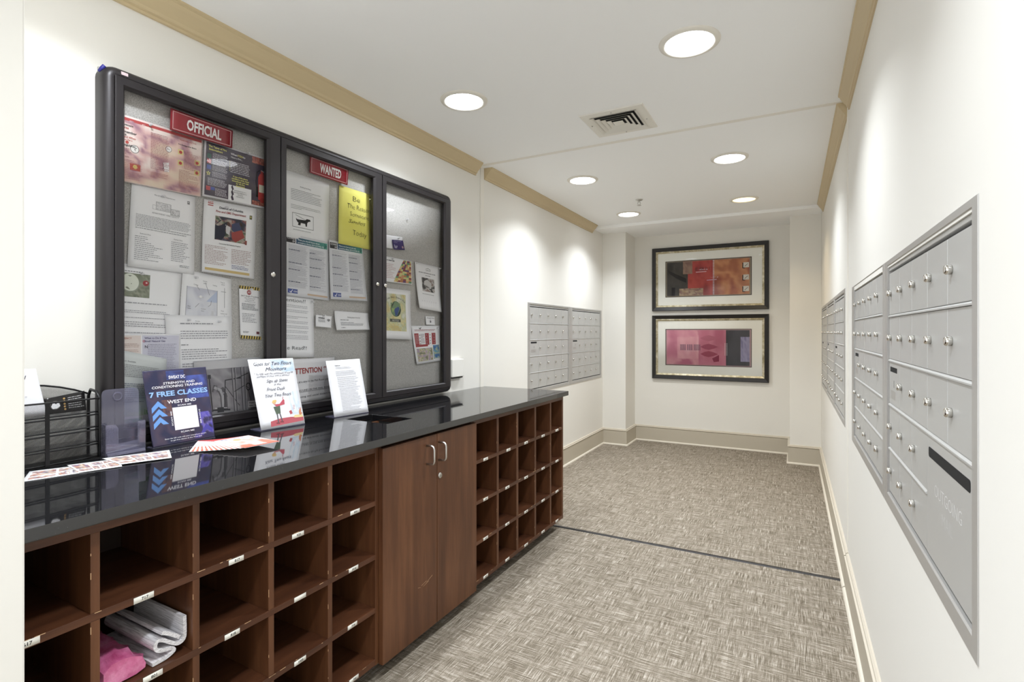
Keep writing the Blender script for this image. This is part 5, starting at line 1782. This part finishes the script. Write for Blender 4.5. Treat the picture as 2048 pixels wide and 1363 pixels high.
ik.poly([(0.37, 0.665), (0.50, 0.665), (0.60, 0.60), (0.62, 0.62), (0.61, 0.68), (0.52, 0.69), (0.42, 0.70)], (206, 70, 92)).line([(0.585, 0.60), (0.60, 0.57)], 0.008, (190, 60, 80))
ik.poly([(0.68, 0.79), (0.735, 0.775), (0.755, 0.825), (0.70, 0.84)], (196, 76, 84)).poly([(0.91, 0.80), (0.97, 0.75), (0.955, 0.83), (0.99, 0.84), (0.92, 0.87), (0.90, 0.84)], (214, 130, 80))
for (u, v) in ((0.80, 0.71), (0.92, 0.76), (0.785, 0.745)):
    ik.box(u, v, u + 0.03, v + 0.02, 0.004, (206, 120, 140))
ik.build('picture', fm, o, M['print_gloss'])
ik = Ink(w, h, 5)
pb = (56, 60, 84)
for tx, u, v, sz, ft in (('Goes for Two Floors', 0.52, 0.095, 0.056, 0.84), ('Monitors', 0.56, 0.175, 0.052, 0.48), ('* To help with the movement of mail &', 0.50, 0.228, 0.026, 0.86), ('packages to your unit in elevator', 0.48, 0.262, 0.026, 0.74), ('Sign up Sheet', 0.54, 0.345, 0.046, 0.48), ('is the', 0.53, 0.39, 0.028, 0.16), ('Front Desk', 0.48, 0.465, 0.046, 0.42), ('Your Two floors', 0.51, 0.555, 0.050, 0.58)):
    ik.text(tx, u, v, sz, pb, 'c', bold=0.0, shear=0.42, fit=ft, wob=0.004)
ik.build('handwriting', fm, o, M['print_gloss'])

# white typed sheet in a stand
q = [(0.088, 1.718, 1.167), (0.104, 1.913, 1.169), (0.160, 1.917, 0.9125), (0.143, 1.718, 0.9125)]
l_stand('clear slanted stand holding the white typed sheet beside the waste cut-out', q, 0.066)
o, fm, w, h = free_sheet('typed_notice', 'white typed sheet standing beside the square waste cut-out', 'notice', q, (228, 228, 232), curl=0.0, wave=0.0)
ik = Ink(w, h, 5)
ik.text('Thank you', 0.22, 0.105, 0.020, BK, bold=0.02)
ik.lines(0.24, 0.13, 0.74, 0.17, 2, GRY, 0.28, 0.3).lines(0.22, 0.20, 0.90, 0.30, 4, GRY, 0.28, 0.2).lines(0.24, 0.31, 0.88, 0.50, 6, (166, 166, 172), 0.28, 0.2).lines(0.26, 0.50, 0.88, 0.94, 17, (166, 166, 172), 0.28, 0.25)
ik.build('lettering', fm, o)

# empty clear brochure holder
t = thing('brochure_holder', 'empty clear plastic brochure holder between the black desk tray and the blue flyer', 'brochure holder', LW(0.066, 0.842, CT), LROT)
def rplate(y0, y1, z0, z1, x, th, rad, lean=0.0):
    pts = []
    for cy_, cz_, a0 in ((y1 - rad, z1 - rad, 0), (y0 + rad, z1 - rad, 90)):
        for k in range(6):
            a = math.radians(a0 + 18 * k)
            pts.append((cy_ + rad * math.cos(a), cz_ + rad * math.sin(a)))
    pts += [(y0, z0), (y1, z0)]
    return MB().prism(pts, 0, x, x + th)
rplate(0.002, 0.108, 0.0, 0.208, 0.0, 0.0025, 0.016).build('back_panel', M['acrylic'], t)
MB().lathe([(0.010, 0.0), (0.0125, 0.0015), (0.015, 0.0), (0.0125, -0.0005), (0.010, 0.0)], (0.0032, 0.046, 0.184), 'x', 24, cap=False).build('hanging_hole_rim', M['acrylic'], t)
fp = MB()
fp.prism([(0.0, 0.006), (0.112, 0.006), (0.112, 0.100), (0.090, 0.100), (0.090, 0.040), (0.034, 0.036), (0.034, 0.086), (0.026, 0.098), (0.0, 0.100)], 0, 0.032, 0.0345)
fp.build('front_panel', M['acrylic'], t)
box((0.0, -0.001, 0.0), (0.0345, 0.0015, 0.100)).build('side_panel', M['acrylic'], t)
box((0.0, 0.1105, 0.0), (0.0345, 0.113, 0.100)).build('side_panel', M['acrylic'], t)
MB().prism([(0.0, 0.001), (0.042, 0.001), (0.036, 0.010), (0.0, 0.010)], 1, 0.002, 0.110).build('base', M['acrylic'], t)

# black wire mesh desk tray
TS0, TS1 = 0.462, 0.838
t = thing('mesh_desk_tray', 'black wire mesh tiered desk tray at the near end of the counter', 'desk tray', LW(0.012, TS0, CT), LROT)
TW = TS1 - TS0 - 0.008
def bow(y, z, amt=0.010):
    return amt * (1 - (2 * y / TW - 1) ** 2)
def meshsheet(pts_grid, name):
    mb = MB()
    nr, nc = len(pts_grid), len(pts_grid[0])
    V = [p for r_ in pts_grid for p in r_]
    mb.add(V, [(i * nc + j, i * nc + j + 1, (i + 1) * nc + j + 1, (i + 1) * nc + j) for i in range(nr - 1) for j in range(nc - 1)], None, True)
    return mb.build(name, M['mesh'], t, fixn=False)
NC = 10
FD = 0.076
ys = [TW * k / NC for k in range(NC + 1)]
arch = lambda y: 0.196 + 0.040 * (1 - abs(2 * y / TW - 1) ** 2.2)
meshsheet([[(0.004, y, 0.004 + (arch(y) - 0.004) * r_ / 4) for y in ys] for r_ in range(5)], 'back_panel')
MB().tube([(0.004, y, arch(y)) for y in ys], 0.0028, 8).build('back_rim', M['black_metal'], t)
tiers = [(0.006, 0.046), (0.052, 0.090), (0.098, 0.137), (0.144, 0.186)]
for k, (za, zb) in enumerate(tiers):
    tr_ = meshsheet([[(FD + bow(y, 0) - 0.006 * (1 - r_), y, za + (zb - za) * r_) for y in ys] for r_ in (0, 1)], 'front_band')
    MB().tube([(FD + bow(y, 0) + 0.000, y, zb) for y in ys], 0.0026, 8).build('band_rim', M['black_metal'], t)
    MB().tube([(FD + bow(y, 0) - 0.006, y, za) for y in ys], 0.0022, 8).build('band_rim', M['black_metal'], t)
    meshsheet([[(0.004 + (FD + bow(y, 0) - 0.012) * r_ / 2, y, za) for y in ys] for r_ in range(3)], 'shelf')
for y in (0.0, TW):
    pts = [(FD - 0.002, y, 0.004), (FD + 0.002, y, 0.10), (FD - 0.004, y, 0.19), (FD - 0.02, y, 0.205), (0.02, y, 0.210), (0.006, y, 0.19), (0.004, y, 0.004)]
    MB().tube(pts, 0.0042, 8).build('side_frame', M['black_metal'], t)
    sm = MB()
    sm.add([(FD - 0.002, y, 0.004), (FD + 0.002, y, 0.10), (FD - 0.006, y, 0.198), (0.006, y, 0.198), (0.004, y, 0.004)], [(0, 1, 2, 3, 4)])
    sm.build('side_panel', M['mesh'], t, fixn=False)
for y in (TW * 0.28, TW * 0.64):
    MB().box((FD + 0.000 + bow(y, 0), y - 0.005, 0.003), (FD + 0.003 + bow(y, 0), y + 0.005, 0.186)).build('front_strap', M['black_metal'], t)
MB().box((0.0, 0.0, 0.0), (FD + 0.004, TW, 0.003)).build('base_plate', M['black_metal'], t)
# what stands in it
q = [(0.056, 0.560, 1.196), (0.056, 0.686, 1.194), (0.072, 0.706, 1.058), (0.072, 0.560, 1.058)]
o, fm, w, h = free_sheet('printed_sheet', 'white printed sheet standing in the top of the black mesh tray', 'paper', q, (228, 228, 232))
ik = Ink(w, h, 5)
ik.text('TRIAV', 0.80, 0.22, 0.085, (70, 70, 76), 'r', bold=0.01)
ik.lines(0.10, 0.36, 0.80, 0.92, 13, (170, 170, 176), 0.3, 0.5)
ik.build('lettering', fm, o)
q = [(0.058, 0.704, 1.104), (0.050, 0.806, 1.118), (0.058, 0.808, 1.058), (0.066, 0.706, 1.058)]
o, fm, w, h = free_sheet('business_flyer', 'black card with a white emblem and gold dots, leaning in the black mesh tray', 'card', q, (26, 25, 26), mt=M['print_gloss'])
ik = Ink(w, h, 5)
ik.disc(0.24, 0.50, 0.24, (90, 88, 84), 0.26).disc(0.24, 0.50, 0.20, (20, 20, 22)).poly([(0.14, 0.55), (0.20, 0.30), (0.26, 0.45), (0.33, 0.32), (0.36, 0.58), (0.28, 0.70), (0.17, 0.70)], (242, 242, 245))
for k in range(5):
    ik.disc(0.47, 0.20 + k * 0.15, 0.05, (206, 158, 60)).disc(0.47, 0.20 + k * 0.15, 0.02, (40, 34, 30))
ik.lines(0.56, 0.18, 0.95, 0.85, 6, (170, 170, 170), 0.34, 0.2)
ik.build('picture', fm, o, M['print_gloss'])

# picture cards lying along the counter
def flatcard(label, q, z, seed, cols):
    qq = [(a, b, z) for a, b in q]
    o, fm, w, h = free_sheet('picture_card', label, 'card', qq, (238, 238, 240), group='picture cards lying on the counter')
    ik = Ink(w, h, seed)
    for k, (u0, u1, v0, v1) in enumerate(((0.05, 0.34, 0.12, 0.62), (0.37, 0.63, 0.12, 0.45), (0.66, 0.95, 0.12, 0.38), (0.37, 0.50, 0.52, 0.88), (0.53, 0.64, 0.52, 0.88), (0.67, 0.95, 0.46, 0.88), (0.05, 0.34, 0.70, 0.90))):
        ik.photo(u0, v0, u1, v1, cols[k % len(cols):] + cols[:k % len(cols)], 8, 5, 2.0, seed * 3 + k, 1.8)
    ik.build('picture', fm, o)
    return o
cc = [(150, 90, 80), (214, 190, 160), (120, 110, 150), (226, 222, 220), (90, 80, 90), (200, 140, 110)]
flatcard('picture card lying on the counter in front of the black mesh tray, leftmost and lowest', [(0.107, 0.655), (0.175, 0.810), (0.268, 0.790), (0.222, 0.600)], CT + 0.0012, 1, cc)
flatcard('picture card lying on the counter between its two neighbours before the brochure holder', [(0.120, 0.735), (0.165, 0.850), (0.278, 0.805), (0.250, 0.715)], CT + 0.0026, 2, cc[2:] + cc[:2])
flatcard('picture card lying on the counter nearest the blue flyer, topmost and rightmost of three', [(0.122, 0.822), (0.182, 0.986), (0.300, 0.930), (0.255, 0.812)], CT + 0.0040, 3, cc[1:] + cc[:1])

# fanned pile of leaflets
NL = 12
first = None
for i in range(NL):
    t_ = i / (NL - 1)
    cd, cs_ = 0.218 + 0.112 * t_, 1.115 + 0.045 * t_
    ang = math.radians(38 - 34 * t_)
    hw, hh = 0.062, 0.095
    z = CT + 0.0012 + i * 0.0013
    z2 = z + 0.004 * (1 - t_)
    if i == 0:
        lab = 'bottom leaflet of the fanned orange and white pile in front of the blue flyer'
    elif i == NL - 1:
        lab = 'top leaflet of the fanned orange and white pile in front of the blue flyer'
    else:
        lab = 'orange and white leaflet inside the fanned pile, neither top nor bottom one'
    if first is None or i == NL - 1:
        fm = flatmap((-hh, -hw, 0), (-hh, hw, 0), (hh, hw, 0), (hh, -hw, 0), (0, 0, 1))
        o = paper('leaflet', fm, (226, 222, 222), 6, 6, 0.0008)
        ik = Ink(2 * hw, 2 * hh, i + 2)
        if i == 0:
            ik.rect(0.0, 0.0, 1.0, 0.06, (206, 60, 60)).rect(0, 0.06, 0.08, 1, (242, 242, 245))
            ik.photo(0.05, 0.60, 1.0, 1.0, [(206, 84, 40), (226, 110, 60), (190, 60, 36), (232, 150, 100)], 12, 6, 1.6, 2, 1.4)
            ik.photo(0.05, 0.45, 1.0, 0.60, [(60, 44, 44), (200, 180, 140), (230, 226, 220)], 10, 4, 3, 4, 2)
        else:
            ik.photo(0.0, 0.0, 1.0, 1.0, [(232, 200, 190), (236, 222, 216), (226, 150, 130), (238, 230, 228), (214, 110, 80)], 18, 22, 1.5, 5, 1.2, (0.1, 0.9))
            ik.disc(0.45, 0.24, 0.07, (220, 166, 84)).photo(0.10, 0.04, 0.80, 0.12, [(120, 110, 160), (230, 228, 236), (90, 90, 140)], 12, 3, 3, 3, 2)
            ik.rect(0.0, 0.93, 1.0, 1.0, (206, 84, 50))
        pr = ik.build('picture', fm, o)
        if first is None:
            first = (o, pr)
    else:
        o = first[0].copy()
        C.objects.link(o)
        pr = first[1].copy()
        C.objects.link(pr)
        pr.parent = o
    o.location = LW(cd, cs_, z)
    o.rotation_euler = (0, 0.0, LROT - ang)
    tag(o, lab, 'leaflet', 'fanned leaflets on the counter')

# newspapers in the second cubby of the near unit
def ribbon(path, th, d0, d1, name, label):
    c0 = (0.5 * (d0 + d1), path[0][0], path[0][1])
    # smooth the path
    P = []
    n_ = len(path)
    for i in range(n_ - 1):
        p0, p1, p2, p3 = path[max(i - 1, 0)], path[i], path[i + 1], path[min(i + 2, n_ - 1)]
        for k in range(5):
            u = k / 5
            P.append(tuple(0.5 * ((2 * p1[j]) + (-p0[j] + p2[j]) * u + (2 * p0[j] - 5 * p1[j] + 4 * p2[j] - p3[j]) * u * u + (-p0[j] + 3 * p1[j] - 3 * p2[j] + p3[j]) * u ** 3) for j in range(2)))
    P.append(path[-1])
    n_ = len(P)
    up, dn = [], []
    for i in range(n_):
        a, b = P[max(i - 1, 0)], P[min(i + 1, n_ - 1)]
        dx, dz = b[0] - a[0], b[1] - a[1]
        l = math.hypot(dx, dz) or 1
        up.append((P[i][0] - dz / l * th / 2, P[i][1] + dx / l * th / 2))
        dn.append((P[i][0] + dz / l * th / 2, P[i][1] - dx / l * th / 2))
    mb = MB()
    nd_ = 6
    V = []
    for k in range(nd_ + 1):
        d = d0 + (d1 - d0) * k / nd_
        V += [(d - c0[0], p[0] - c0[1], p[1] - c0[2]) for p in up + list(reversed(dn))]
    m_ = 2 * n_
    F = []
    for k in range(nd_):
        for i in range(m_):
            F.append((k * m_ + i, k * m_ + (i + 1) % m_, (k + 1) * m_ + (i + 1) % m_, (k + 1) * m_ + i))
    for i in range(n_ - 1):
        for k, rv in ((0, False), (nd_, True)):
            q_ = (k * m_ + i, k * m_ + i + 1, k * m_ + m_ - 2 - i, k * m_ + m_ - 1 - i)
            F.append(q_)
    mb.add(V, F, None, True)
    o = mb.build(name, M['newsprint'], loc=LW(*c0), rz=LROT)
    es_ = o.modifiers.new('edges', 'EDGE_SPLIT')
    es_.split_angle = math.radians(60)
    return tag(o, label, 'newspaper')


ribbon([(0.723, 0.4803), (0.740, 0.4808), (0.757, 0.4825), (0.774, 0.490), (0.768, 0.499), (0.750, 0.503), (0.735, 0.510), (0.7295, 0.522), (0.735, 0.533), (0.748, 0.529), (0.765, 0.515), (0.783, 0.503), (0.797, 0.506), (0.801, 0.522), (0.800, 0.566)], 0.0085, 0.36, 0.602, 'folded_newspaper', 'grey folded newspaper curling over itself in the cubby shelf')
ribbon([(0.746, 0.5475), (0.758, 0.541), (0.776, 0.527), (0.789, 0.516)], 0.0090, 0.37, 0.600, 'newspaper_section', 'rolled newspaper section nested in the folded newspaper')
bag = MB()
rb = []
prof_ = [(0.612, 0.476), (0.690, 0.476), (0.716, 0.483), (0.718, 0.496), (0.700, 0.512), (0.684, 0.532), (0.660, 0.538), (0.630, 0.534), (0.612, 0.524)]
ns_ = 14
for k in range(ns_ + 1):
    u = k / ns_
    d = 0.34 + 0.262 * u
    sc_ = 1.0 - 0.15 * max(0, u - 0.85) / 0.15
    row = []
    for j, (s, z) in enumerate(prof_):
        cs2, cz2 = 0.665, 0.500
        wob = 0.0035 * math.sin(k * 1.7 + j * 2.3) + 0.002 * math.sin(k * 3.1 - j)
        row.append((d - 0.47, (cs2 + (s - cs2) * sc_ + (wob if 0 < j < 8 else 0)) - 0.665, max(0.4757, cz2 + (z - cz2) * sc_ + wob * (1 if j > 2 else 0)) - 0.4757))
    rb.append(row)
m_ = len(prof_)
V = [p for r_ in rb for p in r_]
F = [(k * m_ + j, k * m_ + (j + 1) % m_, (k + 1) * m_ + (j + 1) % m_, (k + 1) * m_ + j) for k in range(ns_) for j in range(m_)]
F += [tuple(range(m_)), tuple(ns_ * m_ + j for j in reversed(range(m_)))]
bag.add(V, F, None, True)
o = bag.build('bagged_newspaper', M['pink'], loc=LW(0.47, 0.665, 0.4757), rz=LROT)
es_ = o.modifiers.new('edges', 'EDGE_SPLIT')
es_.split_angle = math.radians(50)
tag(o, 'newspaper in a glossy pink plastic bag in the cubby shelf', 'newspaper')
